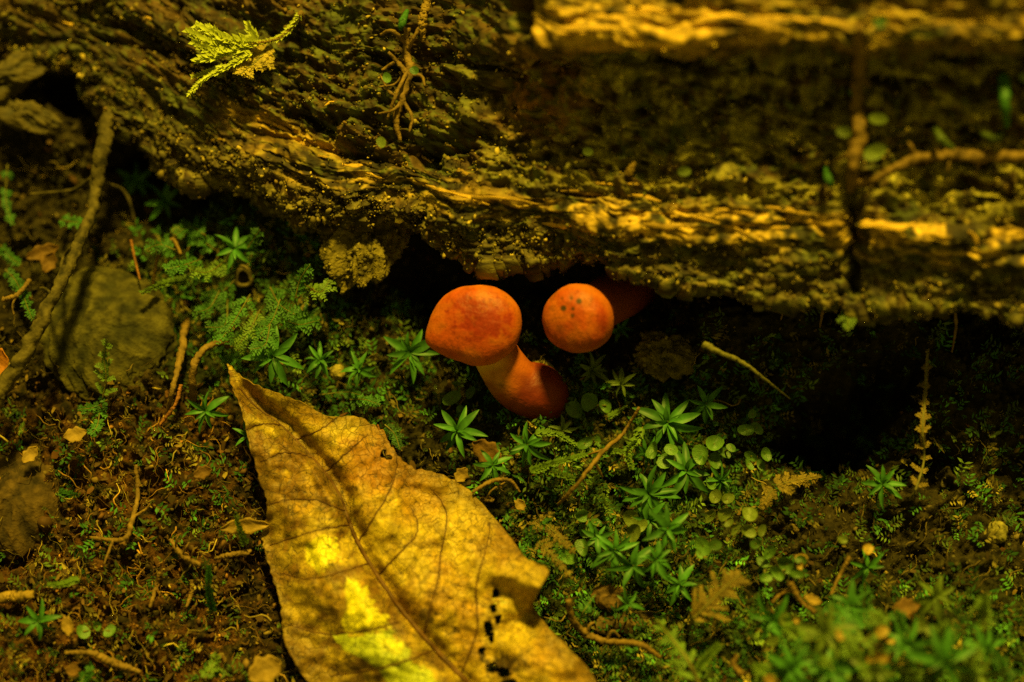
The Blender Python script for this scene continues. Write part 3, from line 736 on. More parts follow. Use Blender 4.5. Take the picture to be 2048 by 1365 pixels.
for (ex, ey, ax, ay, am) in ((857, 1230, 14, 20, .8), (910, 1262, 10, 10, .7), (1010, 1330, 38, 22, .9), (560, 915, 30, 10, .4), (845, 1165, 8, 6, .5), (965, 1310, 10, 12, .9), (985, 1220, 22, 40, .45)):
    lc = mixc(lc, (0.045, 0.022, 0.006), smooth(1.2, .5, np.hypot((lx - ex) / ax, (ly - ey) / ay) + .5 * w2) * am)
# net of bright flecks in the eaten place
fl = smooth(1.2, .5, np.hypot((lx - 1000) / 22, (ly - 1200) / 26)) * smooth(.1, .4, noise2(lx * .14, ly * .14, 90))
lc = mixc(lc, (0.5, 0.42, 0.05), fl * .8)
for vn in VEINS:
    dv, _ = seg_dist(lx, ly, np.array(vn, float)); lc = mixc(lc, brn * .8, np.exp(-(dv / 5) ** 2) * .5)
lc = lc * (1 + .26 * np.clip(w2, -1, 1) + .14 * np.clip(noise2(lx * .21, ly * .21, 97), -1, 1))[..., None]
hole = -np.ones(lx.shape)
for (ex, ey, ax, ay) in ((766, 906, 6, 10), (777, 915, 8, 6), (992, 1187, 6, 9), (987, 1218, 5, 9), (997, 1240, 8, 9), (977, 1255, 7, 20), (982, 1275, 5, 12), (965, 1302, 8, 8), (985, 1335, 14, 12), (1008, 1345, 16, 12), (500, 752, 2.5, 5), (1018, 1370, 20, 14)):
    hole = np.maximum(hole, 1.3 - 1.28 * np.hypot((lx - ex) / ax, (ly - ey) / ay) - .45 * w2 - .25 * noise2(lx * .22, ly * .22, 98))
lc = mixc(lc, (0.05, 0.022, 0.005), smooth(-.25, .2, hole) * .85)
keep = ~((hole[:-1, :-1] > .3) | (hole[1:, 1:] > .3))
leaf = thing('dead_leaf', P(800, 1100, 0.006), 'large fallen yellow brown leaf with bright yellow patches and eaten holes', 'leaf')
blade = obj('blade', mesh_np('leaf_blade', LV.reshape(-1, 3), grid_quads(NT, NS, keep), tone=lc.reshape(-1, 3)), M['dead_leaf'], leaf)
sol = blade.modifiers.new('thickness', 'SOLIDIFY'); sol.thickness = 0.00022; sol.offset = -1
mp = catmull(MID[1:], 150); mh = leaf_h(mp[:, 0], mp[:, 1])
v, q, t = tube(P(mp[:, 0], mp[:, 1], mh + .00012), np.interp(np.linspace(0, 1, 150), [0, .5, 1], [.00018, .00042, .00075]), 8, .25, 2)
obj('midrib', mesh_np('midrib', v, q, t), M['midrib'], leaf)
for i, vn in enumerate(VEINS):
    vp = catmull(vn, 40); vp[:, 0] += 2.5 * noise2(np.arange(40) * .3, np.zeros(40), i); vp[:, 1] += 2.5 * noise2(np.arange(40) * .3, np.ones(40) * 5, i)
    v, q, t = tube(P(vp[:, 0], vp[:, 1], leaf_h(vp[:, 0], vp[:, 1]) + .00002), np.linspace(.00018, .00008, 40), 5, .3, i)
    obj('side_vein', mesh_np('side_vein', v, q, t), M['side_vein'], leaf)

# ------------------------------------------------------------------ plants
def star_leaf(seed):
    r = random.Random(seed); n = 9
    s = np.linspace(0, 1, n); w = 0.150 * np.sin(np.pi * np.clip(s * .93 + .06, 0, 1)) ** .7 * (1 - .35 * s)
    droop = r.uniform(.25, .55); sw = r.uniform(-.08, .08)
    v = []
    for k in range(n):
        z = .55 * s[k] * (1 - s[k] * .3) * .6 - droop * s[k] ** 2.2 * .6
        for (u, e) in ((-1, .045), (-.5, .012), (0, -.012), (.5, .012), (1, .045)):
            v.append((s[k], w[k] * u + sw * s[k] ** 2, z + e * w[k] * 6))
    return mesh_np('star_leaf', np.array(v), grid_quads(n, 5))
star_leaves = [star_leaf(s) for s in range(6)]
star_leaves_y = []
for m in star_leaves:
    m.materials.append(M['star']); c = m.copy(); c.materials.clear(); c.materials.append(M['star_yellow']); star_leaves_y.append(c)
stem_me = mesh_np('moss_stem', *tube([(0, 0, -1), (.02, .01, -.5), (0, 0, .03)], .035, 6)[:3][:1], *tube([(0, 0, -1), (.02, .01, -.5), (0, 0, .03)], .035, 6)[1:])
stem_me.materials.append(M['star_yellow'])

def star_moss(px, py, r, nleaf, label, dh=0.0045, mat='star', tilt=(0, -.30), group='star-shaped moss rosettes', flat=1.0):
    dh += .0022; nleaf += 1
    base = G(px, py, dh)
    root = thing('star_moss', base, label, 'moss plant', group)
    nrm = np.array((tilt[0] + rnd.uniform(-.32, .32), tilt[1] + rnd.uniform(-.3, .3), 1.0))
    q = Vector(nrm).to_track_quat('Z', 'Y')
    a0 = rnd.uniform(0, 6.28); ln = r * PXM * 1.14
    st = obj('stem', stem_me, None, root); st.matrix_parent_inverse = Matrix.Identity(4); st.scale = (ln * .9, ln * .9, max(dh * 1.6, .003))
    ms = star_leaves if mat == 'star' else star_leaves_y
    for ring, (cnt, sc, el) in enumerate(((nleaf, 1.0, rnd.uniform(-.12, .15)), (max(3, nleaf // 2), .62, .62))):
        for k in range(cnt):
            a = a0 + (k + ring * .5) / cnt * 6.283 + rnd.uniform(-.22, .22)
            o = obj('leaf', ms[rnd.randrange(6)], None, root); o.matrix_parent_inverse = Matrix.Identity(4)
            s_ = ln * sc * rnd.uniform(.74, 1.12)
            o.rotation_mode = 'QUATERNION'
            o.rotation_quaternion = q @ Quaternion((0, 0, 1), a) @ Quaternion((0, 1, 0), -el * flat + rnd.uniform(-.3, .3)) @ Quaternion((1, 0, 0), rnd.uniform(-.7, .7))
            o.scale = (s_, s_ * rnd.uniform(.85, 1.2), s_)
    return root

SM = [
    (820, 705, 52, 8, 'star moss rosette alone on bare soil left of the blotched mushroom', .006, 'star'),
    (545, 712, 58, 8, 'broad star moss rosette just above the pointed tip of the dead leaf', .006, 'star'),
    (412, 822, 42, 6, 'star moss rosette hanging below the curled root left of the leaf tip', .004, 'star'),
    (915, 862, 50, 8, 'star moss rosette below the round leaves at the foot of the blotched mushroom', .006, 'star'),
    (1055, 890, 48, 7, 'star moss rosette right below the stem of the blotched mushroom', .004, 'star'),
    (1335, 845, 60, 9, 'largest star moss rosette at the upper end of the pale creeping stem', .008, 'star'),
    (1412, 808, 38, 6, 'small star moss rosette to the right of the largest one', .005, 'star'),
    (1372, 942, 52, 8, 'star moss rosette touching the cluster of overlapping round leaves', .006, 'star'),
    (1298, 988, 52, 9, 'star moss rosette with fine narrow leaves below the pale creeping stem', .006, 'star'),
    (1335, 1058, 46, 6, 'star moss rosette beside the yellowish pair of round leaves', .006, 'star'),
    (1230, 1100, 44, 7, 'star moss rosette to the right of the dead brown frond by the leaf corner', .005, 'star'),
    (1266, 1132, 50, 6, 'star moss rosette with long drooping leaves above the brown pebble', .005, 'star'),
    (1360, 1170, 38, 6, 'star moss rosette to the left of the dry feathery moss', .005, 'star'),
    (1256, 1208, 30, 5, 'small star moss rosette growing over the brown pebble', .005, 'star'),
    (1765, 968, 40, 7, 'isolated star moss rosette on dark soil below the burrow', .004, 'star'),
    (1736, 1135, 32, 6, 'small star moss rosette under the lone pale round leaf', .006, 'star'),
    (1872, 1192, 46, 6, 'pale blurred star moss rosette above the right end of the thicket', .010, 'star_yellow'),
    (78, 1243, 40, 6, 'dark star moss rosette in the rusty litter under the wood chip', .004, 'star'),
    (328, 404, 38, 6, 'star moss rosette below the hollow where the twig meets the log', .003, 'star'),
    (268, 362, 42, 6, 'upper star moss rosette beside the top of the leaning twig', .003, 'star'),
    (470, 497, 44, 6, 'star moss rosette in the green clump near the pale pebble', .006, 'star'),
    (496, 872, 34, 5, 'star moss rosette half hidden behind the narrow end of the dead leaf', .003, 'star'),
    (718, 740, 32, 6, 'small star moss rosette beside the crumb-like pebble', .004, 'star'),
    (1185, 742, 34, 8, 'yellowish star moss rosette directly below the dotted cap', .004, 'star_yellow'),
    (1243, 768, 30, 6, 'dull yellow star moss rosette left of the olive clod', .003, 'star_yellow'),
    (1545, 1240, 46, 7, 'blurred star moss rosette at the left end of the thicket', .010, 'star'),
    (1888, 1322, 60, 7, 'blurred star moss rosette in the lower right of the thicket', .014, 'star'),
    (1972, 1300, 46, 6, 'blurred star moss rosette at the right end of the thicket', .012, 'star'),
    (1650, 1265, 48, 7, 'blurred star moss rosette in the middle of the thicket', .013, 'star_yellow'),
    (1585, 1335, 50, 7, 'blurred star moss rosette at the bottom of the thicket', .013, 'star'),
    (1700, 1215, 44, 7, 'blurred star moss rosette left of the tall shoot of the thicket', .013, 'star'),
    (1745, 1345, 52, 7, 'blurred star moss rosette under the tan leaves of the thicket', .013, 'star_yellow'),
    (1810, 1290, 46, 7, 'blurred star moss rosette between the tan and the olive leaves of the thicket', .013, 'star'),
    (1665, 1340, 50, 7, 'blurred star moss rosette left of the tan leaves at the bottom of the thicket', .013, 'star'),
    (1960, 1350, 50, 7, 'blurred star moss rosette in the bottom right corner of the thicket', .013, 'star_yellow'),
    (1300, 1040, 40, 7, 'star moss rosette overlapping the yellow green round leaves', .006, 'star'),
    (1195, 1075, 32, 6, 'small star moss rosette left of the one by the dead brown frond', .004, 'star'),
    (1312, 1120, 38, 7, 'star moss rosette between the drooping one and the dry feathery moss', .006, 'star'),
    (1290, 905, 34, 6, 'small star moss rosette at the lower left of the largest one', .004, 'star'),
    (1440, 960, 34, 7, 'small star moss rosette right of the single round leaf below the crowded six', .005, 'star'),
    (985, 930, 36, 6, 'dim star moss rosette by the dark folded scrap', .004, 'star'),
    (1125, 860, 30, 6, 'dim star moss rosette at the foot of the blotched mushroom stem', .003, 'star_yellow'),
    (640, 720, 36, 7, 'star moss rosette to the right of the broad one above the leaf tip', .005, 'star'),
    (610, 640, 34, 6, 'dim star moss rosette below the hanging soil clod', .004, 'star'),
    (1160, 700, 26, 6, 'tiny star moss rosette touching the rim of the dotted cap', .002, 'star'),
    (1240, 660, 30, 5, 'dim star moss rosette in shade beside the dotted mushroom stem', .002, 'star'),
]
for a in SM:
    star_moss(a[0], a[1], a[2], a[3], a[4], a[5], a[6])

def round_leaf(seed):
    r = random.Random(seed); n = 14; rings = (0.0001, .4, .75, 1.0)
    v = []
    for k, q in enumerate(rings):
        for j in range(n):
            a = j / n * 6.2832
            e = 1 + .06 * math.sin(2 * a + seed) - .10 * math.exp(-((a - math.pi) / .35) ** 2) * q
            v.append((q * e * math.cos(a) * 1.08, q * e * math.sin(a) * .92, .20 * q * q + .10 * q * math.sin(2 * a + seed) - .16 * q * math.exp(-((abs(a - math.pi)) / .5) ** 2)))
    return mesh_np('round_leaf', np.array(v), grid_quads(len(rings), n, wrap=True))
rl = {}
for key in ('round', 'round_pale', 'round_tan'):
    rl[key] = []
    for s in range(4):
        m = round_leaf(s); m.materials.append(M[key]); rl[key].append(m)

def round_plant(leaves, label, dh=.005, mat='round', group='round-leaved creeping plants', stems=True):
    cx = sum(l[0] for l in leaves) / len(leaves); cy = sum(l[1] for l in leaves) / len(leaves) + 4
    base = G(cx, cy); root = thing('round_leaf_plant', base, label, 'plant', group)
    for (px, py, r) in leaves:
        c = G(px, py, dh + rnd.uniform(-.0015, .003))
        o = obj('leaf', rl[mat][rnd.randrange(4)], None, root); o.matrix_parent_inverse = Matrix.Identity(4)
        o.location = Vector(c) - root.location
        d = Vector((rnd.uniform(-.7, .7), -.40 + rnd.uniform(-.6, .6), 1)).to_track_quat('Z', 'Y')
        o.rotation_mode = 'QUATERNION'
        o.rotation_quaternion = d @ Quaternion((0, 0, 1), math.atan2(-(py - cy), px - cx) + rnd.uniform(-.4, .4))
        o.scale = (r * PXM * .92, r * PXM * rnd.uniform(.65, .95), r * PXM * rnd.uniform(.8, 2.4))
        if stems:
            pts = catmull([base - np.array((0, 0, .0015)), (np.array(base) + c) / 2 + np.array((0, 0, .0008)), c], 7)
            v, q, t = tube(pts, .00022, 5)
            obj('leaf_stalk', mesh_np('leaf_stalk', v, q, t), M['pale_stem'], root)
    return root

RP = [
    ([(903, 796, 21), (940, 785, 14), (922, 822, 15), (912, 768, 9)], 'round-leaved plant at the foot of the blotched mushroom', .006, 'round'),
    ([(1152, 820, 20), (1178, 802, 20), (1213, 812, 15)], 'round-leaved plant just right of the blotched mushroom stem base', .005, 'round'),
    ([(1168, 888, 18), (1195, 885, 11)], 'round-leaved plant between the green moss shoots below the mushroom', .005, 'round'),
    ([(1308, 902, 18), (1335, 922, 19), (1342, 900, 14)], 'round-leaved plant under the largest star moss rosette', .004, 'round'),
    ([(1405, 912, 21), (1428, 888, 19), (1428, 922, 17), (1450, 908, 13), (1420, 966, 15), (1462, 896, 11)], 'round-leaved plant with six crowded leaves next to a star moss rosette', .007, 'round'),
    ([(1492, 860, 17), (1514, 856, 15), (1505, 828, 10)], 'three-leaved round plant nearest the pale straw', .005, 'round'),
    ([(1502, 912, 15), (1531, 910, 14), (1496, 930, 13), (1522, 930, 12)], 'round-leaved plant with narrow folded leaves below the three-leaved one', .005, 'round'),
    ([(1430, 994, 14), (1456, 998, 13), (1420, 1032, 15), (1446, 1028, 16)], 'four-leaved round plant in a square by the brown frond', .006, 'round_pale'),
    ([(1500, 1030, 17), (1495, 1060, 16), (1470, 1058, 13), (1522, 1062, 12), (1458, 1048, 10)], 'pale round-leaved plant above the dry feathery moss', .009, 'round_pale'),
    ([(1406, 1092, 20), (1430, 1090, 13), (1398, 1110, 10)], 'round-leaved plant with one big leaf left of the dry feathery moss', .009, 'round'),
    ([(1537, 1104, 16), (1526, 1126, 14), (1530, 1156, 14), (1510, 1088, 12)], 'round-leaved plant trailing down right of the dry feathery moss', .008, 'round'),
    ([(1573, 1128, 20), (1556, 1146, 16), (1592, 1146, 14), (1604, 1120, 12)], 'round-leaved plant with a tan leaf beside it', .007, 'round'),
    ([(1162, 1030, 15), (1166, 1062, 15), (1192, 1046, 13)], 'dark round-leaved plant under the creeping stem end', .003, 'round'),
    ([(1135, 1112, 22), (1168, 1096, 20)], 'pair of round leaves behind the dead brown frond', .004, 'round'),
    ([(1262, 1036, 19), (1268, 1064, 20), (1282, 1052, 14)], 'yellow green round leaves between the star moss rosettes', .007, 'round_pale'),
    ([(166, 1264, 15), (220, 1263, 14), (195, 1252, 10)], 'round-leaved plant in the rusty litter', .004, 'round'),
    ([(1683, 1080, 12)], 'single small yellowish round leaf on dark soil', .009, 'round_pale'),
    ([(1734, 1100, 13)], 'single pale tan round leaf above a small rosette', .010, 'round_tan'),
    ([(1602, 1118, 12), (1600, 1132, 9)], 'pair of small tan leaves right of a round-leaved plant', .008, 'round_tan'),
    ([(1762, 1264, 17), (1778, 1276, 11)], 'tan pair of leaves in the middle of the thicket', .016, 'round_tan'),
    ([(1655, 1255, 11), (1678, 1272, 10)], 'yellowish pair of leaves at the upper edge of the thicket', .014, 'round_tan'),
    ([(1762, 1312, 15), (1744, 1318, 10)], 'tan leaves near the bottom of the thicket', .016, 'round_tan'),
    ([(1840, 1250, 15), (1858, 1262, 10), (1826, 1262, 10)], 'olive leaves at the right side of the thicket', .014, 'round_pale'),
    ([(1570, 1240, 16), (1548, 1280, 15)], 'tan and green leaves at the left side of the thicket', .014, 'round_pale'),
    ([(1590, 1240, 9)], 'tiny tan leaf at the left top of the thicket', .013, 'round_tan'),
    ([(1850, 1322, 15), (1862, 1335, 9)], 'tan leaf pair low at the right of the thicket', .015, 'round_tan'),
]
for a in RP:
    round_plant(a[0], a[1], a[2], a[3])

# feather-moss shoots: stem, side branches, tiny leaflets
LEAFLET = np.array([(0, 0, 0), (.45, .26, .08), (1, 0, 0), (.45, -.26, .08), (.5, 0, -.04)])
LEAFLET_T = np.array([(0, 4, 1), (1, 4, 2), (2, 4, 3), (3, 4, 0)])
def leaflet_set(mb, pts, ln, step, spread=.8, lift=.35, jitter=.25, up=True):
    pts = np.asarray(pts); seg = np.linalg.norm(np.diff(pts, axis=0), axis=1); tot = seg.sum()
    n = max(3, int(tot / step)); cs = np.concatenate([[0], np.cumsum(seg)])
    for k in range(n):
        d = tot * (k + .3) / n; f = d / tot
        p = np.array([np.interp(d, cs, pts[:, a]) for a in range(3)])
        p2 = np.array([np.interp(min(d + tot * .05, tot), cs, pts[:, a]) for a in range(3)]); t = p2 - np.array([np.interp(max(d - tot * .05, 0), cs, pts[:, a]) for a in range(3)])
        t = t / (np.linalg.norm(t) + 1e-12)
        s = np.cross(t, (0, 0, 1.0)); s /= np.linalg.norm(s) + 1e-9
        u = np.cross(s, t)
        for sg in ((-1, 1, 0) if up else (-1, 1)):
            a = spread + rnd.uniform(-jitter, jitter)
            if sg:
                d_ = t * math.cos(a) + s * sg * math.sin(a) + u * (lift + rnd.uniform(-.25, .25))
            else:
                d_ = t * .7 + u * .8 + s * rnd.uniform(-.4, .4)
            d_ /= np.linalg.norm(d_)
            b = np.cross(d_, u); b /= np.linalg.norm(b) + 1e-9
            n_ = np.cross(b, d_)
            l = ln * (1 - .45 * f) * rnd.uniform(.75, 1.2)
            v = p + (LEAFLET[:, [0]] * d_ + LEAFLET[:, [1]] * b + LEAFLET[:, [2]] * n_) * l
            mb.add(v, t=LEAFLET_T)

def frond(pixels, label, mat, width=10, branches=0, blen=26, leaf=7.0, dh=.005, rise=.002, group='feather moss shoots', on_log=False, stem_w=1.6, spread=.8, step=3.4, name='moss_shoot', cat='moss shoot', stem_mat='pale_stem', bspread=.85, extra=()):
    n = len(pixels)
    if on_log:
        ctr = [L(px, py, dh + rise * i / max(n - 1, 1))[0] for i, (px, py) in enumerate(pixels)]
    else:
        ctr = [G(px, py, dh + rise * i / max(n - 1, 1)) for i, (px, py) in enumerate(pixels)]
    # keep the shoot's own smooth line: not every bump of the ground
    z = np.array([c[2] for c in ctr]); 
    pts = catmull(ctr, 8 * n)
    root = thing(name, ctr[0], label, cat, group)
    foot = np.array(ctr[0]) - np.array((0, 0, max(dh, .002) + .001))
    v, q, t = tube(np.vstack([foot, pts]), np.concatenate([[stem_w * PXM], np.linspace(stem_w, stem_w * .45, len(pts)) * PXM]), 5)
    obj('stem', mesh_np('stem', v, q, t), M[stem_mat], root)
    mb = MB()
    if branches:
        for k in range(branches):
            f = (k + .5) / branches; i = int(f * (len(pts) - 2)); p = pts[i]; t_ = pts[i + 1] - pts[i]; t_ /= np.linalg.norm(t_) + 1e-12
            s = np.cross(t_, (0, 0, 1.0)); s /= np.linalg.norm(s) + 1e-9
            for sg in (-1, 1):
                ln = blen * PXM * (1 - .6 * f) * rnd.uniform(.6, 1.2); a = bspread + rnd.uniform(-.25, .25)
                d = t_ * math.cos(a) + s * sg * math.sin(a) + np.array((0, 0, rnd.uniform(-.25, .2)))
                bp = np.array([p + d * ln * w + np.array((0, 0, -ln * .25 * w * w)) for w in np.linspace(0, 1, 4)])
                vv, qq, tt_ = tube(bp, .5 * PXM * stem_w * .6, 4); mb.add(vv, qq, tt_)
                leaflet_set(mb, bp, leaf * PXM, step * PXM, spread, .12, .2, False)
        leaflet_set(mb, pts[len(pts) // 3:], leaf * PXM, step * PXM, spread, .15, .2, False)
    else:
        leaflet_set(mb, pts, width * PXM, step * PXM, spread)
    for (ex, ew) in extra:
        ep = catmull([L(x, y, dh + rise * .6 + .0012 * k)[0] for k, (x, y) in enumerate(ex)], 16)
        vv, qq, tt_ = tube(ep, stem_w * .4 * PXM, 4); mb.add(vv, qq, tt_)
        leaflet_set(mb, ep, ew * PXM, step * PXM, .55, .25)
    o = obj('leaflets', mb.mesh('leaflets', False), M[mat], root); o['kind'] = 'stuff'
    return root

frond([(612, 30), (590, 62), (560, 90), (520, 100), (480, 106)], 'bright lime moss sprig with a fan of broad lobes on the dark upper log', 'frond_gold', width=12, dh=.003, rise=.003, on_log=True, stem_w=6, name='moss_sprig', group=None, stem_mat='root', extra=(([(535, 98), (480, 92), (420, 62)], 24), ([(525, 100), (465, 104), (404, 80)], 24), ([(520, 102), (470, 114), (426, 118)], 26), ([(505, 100), (462, 88), (440, 64)], 20), ([(530, 94), (516, 78), (509, 58)], 20), ([(500, 104), (455, 110), (418, 100)], 24), ([(490, 104), (465, 95), (455, 80)], 22)))
frond([(525, 118), (480, 150), (440, 182), (412, 212)], 'long narrow yellow moss shoot hanging below the lime sprig', 'frond_gold', width=13, dh=.006, on_log=True, stem_w=2, group=None)
frond([(480, 140), (452, 152), (418, 178)], 'short yellow moss shoot hanging left of the long yellow one', 'frond_gold', width=13, dh=.006, on_log=True, stem_w=2, group=None)
frond([(545, 95), (530, 128), (512, 160)], 'dry tan moss fan hanging from the lime sprig', 'frond_tan', branches=7, blen=42, leaf=14, dh=.003, on_log=True, stem_w=3, group=None)
GRN = 'feather moss of the green clump'
frond([(378, 560), (330, 568), (282, 588)], 'lime green moss shoot reaching over the top of the big stone', 'frond_lime', width=15, dh=.008, group=None)
clump = [((455, 520), (415, 545), (378, 540)), ((470, 560), (430, 600), (390, 640)), ((500, 590), (470, 640), (435, 690)), ((440, 580), (420, 615), (395, 625)), ((520, 620), (500, 660), (470, 700)),
         ((540, 575), (560, 610), (590, 630)), ((430, 500), (400, 480), (370, 470)), ((560, 600), (545, 640), (520, 670)), ((480, 520), (500, 490), (520, 460)), ((400, 520), (370, 530), (330, 540)),
         ((570, 640), (600, 650), (640, 640)), ((490, 660), (480, 690), (470, 720)), ((410, 470), (380, 455), (350, 470)), ((610, 570), (640, 585), (660, 560)), ((350, 500), (320, 490), (290, 500)), ((455, 600), (450, 650), (410, 655)),
         ((540, 650), (530, 690), (500, 700)), ((590, 600), (600, 560), (620, 530))]
GL = ["at the husk's left side", 'beside the big stone, lowest of the left row', 'over the leaf tip in the middle', "reaching to the stone's right rim", 'between husk and broad star rosette', 'right of the husk mouth', 'left of the pale pebble', 'under the husk, pointing down', 'just above the husk', 'over the gap between stone and twig', 'farthest right on the bare soil', 'just above the broad star rosette', 'above the pale pebble', 'at the upper right end', 'at the upper left end near the red rootlet', 'hanging straight down over the curled root', 'touching the broad star rosette', 'at the foot of the soil clod']
for c, gl in zip(clump, GL):
    frond(c, 'feathery green moss shoot of the clump, ' + gl, 'frond' if rnd.random() < .75 else 'frond_lime', branches=5, blen=40, leaf=11, dh=rnd.uniform(.003, .011), rise=.005, group=GRN, step=5.5, bspread=.7)
frond([(205, 800), (212, 755), (208, 715), (215, 678)], 'small green fern-like sprout standing before the big stone', 'frond_lime', branches=5, blen=30, leaf=10, dh=.007, rise=.008, group=None, name='fern_sprout', cat='fern sprout')
frond([(215, 800), (190, 815), (155, 820)], 'green moss shoot at the foot of the big stone', 'frond', branches=4, blen=24, leaf=10, dh=.005, group=None)
frond([(200, 815), (195, 850), (180, 870)], 'drooping green moss shoot in front of the big stone', 'frond', branches=4, blen=22, leaf=10, dh=.004, group=None)
frond([(1070, 868), (1110, 868), (1155, 892)], 'upper caterpillar-like moss shoot below the blotched mushroom', 'frond_lime', width=13, step=3, group=None)
frond([(1060, 945), (1115, 925), (1180, 908)], 'long green caterpillar-like moss shoot in the middle of the moss carpet', 'frond_lime', width=14, step=3, group=None)
frond([(1092, 940), (1120, 950), (1150, 958)], 'short yellow-green moss shoot beneath the long one', 'frond_lime', width=14, step=3, group=None)
frond([(1205, 905), (1225, 903), (1250, 905)], 'light green moss shoot crossing the creeping stem', 'frond_lime', width=14, step=3, group=None)
frond([(1285, 855), (1272, 880), (1255, 905), (1264, 940)], 'lime moss shoot bent along the creeping stem below the largest rosette', 'frond_lime', width=16, step=3, dh=.007, group=None)
frond([(1205, 1000), (1215, 1015), (1218, 1032)], 'olive moss shoot pointing down from the creeping stem', 'frond_lime', width=13, group=None)
frond([(1215, 835), (1235, 825), (1255, 812)], 'thin moss shoot between the round leaves and the creeping stem', 'frond_lime', width=10, group=None)
frond([(1105, 795), (1120, 772), (1130, 758)], 'dim olive moss shoot leaning on the blotched mushroom stem', 'frond_lime', width=12, group=None)
frond([(1092, 1050), (1120, 1075), (1150, 1108)], 'upper dead brown moss frond beside the folded leaf corner', 'frond_brown', branches=8, blen=20, leaf=6, dh=.008, group='dead brown fronds', bspread=.9)
frond([(1075, 1085), (1105, 1110), (1145, 1158)], 'lower dead brown moss frond beside the folded leaf corner', 'frond_brown', branches=8, blen=22, leaf=6, dh=.009, group='dead brown fronds', bspread=.9)
frond([(1085, 1060), (1070, 1045), (1110, 1025)], 'rusty dead moss frond lying against the right edge of the leaf', 'frond_brown', branches=6, blen=18, leaf=6, dh=.007, group='dead brown fronds')
frond([(1548, 972), (1590, 962), (1642, 952)], 'tan brown frond with pointed lobes on the dark soil', 'frond_brown', branches=5, blen=30, leaf=12, dh=.007, group=None, step=4)
frond([(1548, 975), (1535, 995), (1525, 1020)], 'dull tan frond drooping below the pointed tan one', 'frond_brown', branches=5, blen=22, leaf=8, dh=.006, group=None)
frond([(1385, 1240), (1420, 1205), (1455, 1170), (1480, 1150)], 'dry yellow-brown feathery moss plume above the thicket', 'frond_brown', branches=9, blen=55, leaf=10, dh=.011, rise=.004, group=None, stem_w=3)
frond([(1400, 1370), (1375, 1320), (1345, 1280), (1313, 1240)], 'light green moss shoot with stubby branches rising at the bottom edge', 'frond_lime', branches=5, blen=36, leaf=10, dh=.012, rise=.008, group=None, stem_w=4)
frond([(1395, 1340), (1420, 1310), (1440, 1290)], 'short light green moss shoot beside the stubby branched one', 'frond_lime', width=16, dh=.013, group=None)
frond([(1155, 1250), (1168, 1222), (1190, 1190)], 'small green feathery shoot behind the orange root', 'frond', branches=5, blen=18, leaf=7, dh=.005, group=None)
frond([(425, 1225), (418, 1180), (418, 1130)], 'upright caterpillar-like moss shoot in the rusty litter left of the leaf', 'frond', width=14, dh=.004, group=None)
frond([(492, 1090), (480, 1060), (472, 1032)], 'green moss shoot beside the middle of the left leaf edge', 'frond_lime', width=13, dh=.004, group=None)
frond([(160, 1158), (130, 1168), (95, 1170)], 'lime caterpillar-like moss shoot in the rusty litter', 'frond_lime', width=13, dh=.005, group=None)
frond([(115, 985), (140, 990), (160, 992)], 'small green moss shoot right of the dark earthy stone', 'frond', width=14, dh=.004, group=None)
frond([(190, 1340), (170, 1350), (160, 1375)], 'green moss tuft at the bottom left edge', 'frond', branches=5, blen=26, leaf=9, dh=.005, group=None)
frond([(410, 1360), (425, 1330), (435, 1310)], 'green moss tuft at the bottom beside the leaf', 'frond_lime', branches=5, blen=26, leaf=9, dh=.004, group=None)
for i, c in enumerate((((700, 800), (730, 800), (760, 810)), ((640, 790), (690, 785), (720, 790)), ((770, 850), (790, 870), (800, 900)))):
    frond(c, ('middle green moss shoot along the upper right leaf edge', 'green moss shoot nearest the tip on the upper leaf edge', 'green moss shoot by the notch of the upper leaf edge')[i], 'frond', branches=5, blen=24, leaf=8, dh=.004, group=None)
EDGE = 'blurred green moss at the left edge'
EL = ['highest at the frame edge', 'left of the curled scrap', "beside the stone's upper left", 'below the curled scrap', 'crossing behind the twig']
for c, el in zip((((15, 330), (12, 400), (25, 450)), ((0, 490), (15, 510), (40, 530)), ((40, 560), (50, 600), (65, 640)), ((10, 540), (30, 560), (45, 590)), ((120, 440), (150, 445), (190, 440))), EL):
    frond(c, 'green moss strand near the leaning twig, ' + el, 'frond', branches=4, blen=18, leaf=12, dh=.006, group=EDGE)
TH = 'feathery shoots of the thicket'
TL = ['tall one in the middle top', 'leaning left of the olive leaves', 'at the upper left of the tan pair', 'beside the middle star rosette', 'lowest at the left', 'left of the tan bottom leaves', 'below the low tan leaf pair', 'bending right at the bottom', 'at the bottom left of the centre', 'at the bottom centre', 'upright one at the far right', 'in the lower left corner', 'under the tan and green leaves', 'behind the low tan leaf pair', 'crossing the tan pair', 'in the lower right corner']
for c, tl in zip((((1730, 1260), (1728, 1225), (1730, 1170)), ((1780, 1300), (1800, 1260), (1790, 1220)), ((1700, 1270), (1680, 1230), (1660, 1215)), ((1640, 1330), (1620, 1300), (1590, 1290)), ((1600, 1370), (1580, 1350), (1560, 1330)),
          ((1720, 1330), (1700, 1300), (1690, 1280)), ((1830, 1370), (1820, 1330), (1840, 1300)), ((1930, 1370), (1940, 1330), (1960, 1300)), ((1680, 1380), (1670, 1340), (1640, 1320)), ((1760, 1380), (1750, 1350), (1720, 1340)),
          ((1970, 1260), (1965, 1220), (1968, 1195)), ((1540, 1370), (1530, 1345), (1510, 1335)), ((1610, 1290), (1590, 1270), (1570, 1255)), ((1870, 1300), (1880, 1270), (1900, 1250)), ((1720, 1290), (1760, 1245), (1740, 1230)), ((2010, 1370), (2000, 1330), (1985, 1310))), TL):
    frond(c, 'blurred feathery shoot of the bottom thicket, ' + tl, 'frond_lime' if rnd.random() < .6 else 'frond', branches=6, blen=34, leaf=13, dh=rnd.uniform(.006, .015), rise=.009, group=TH, step=5.5)
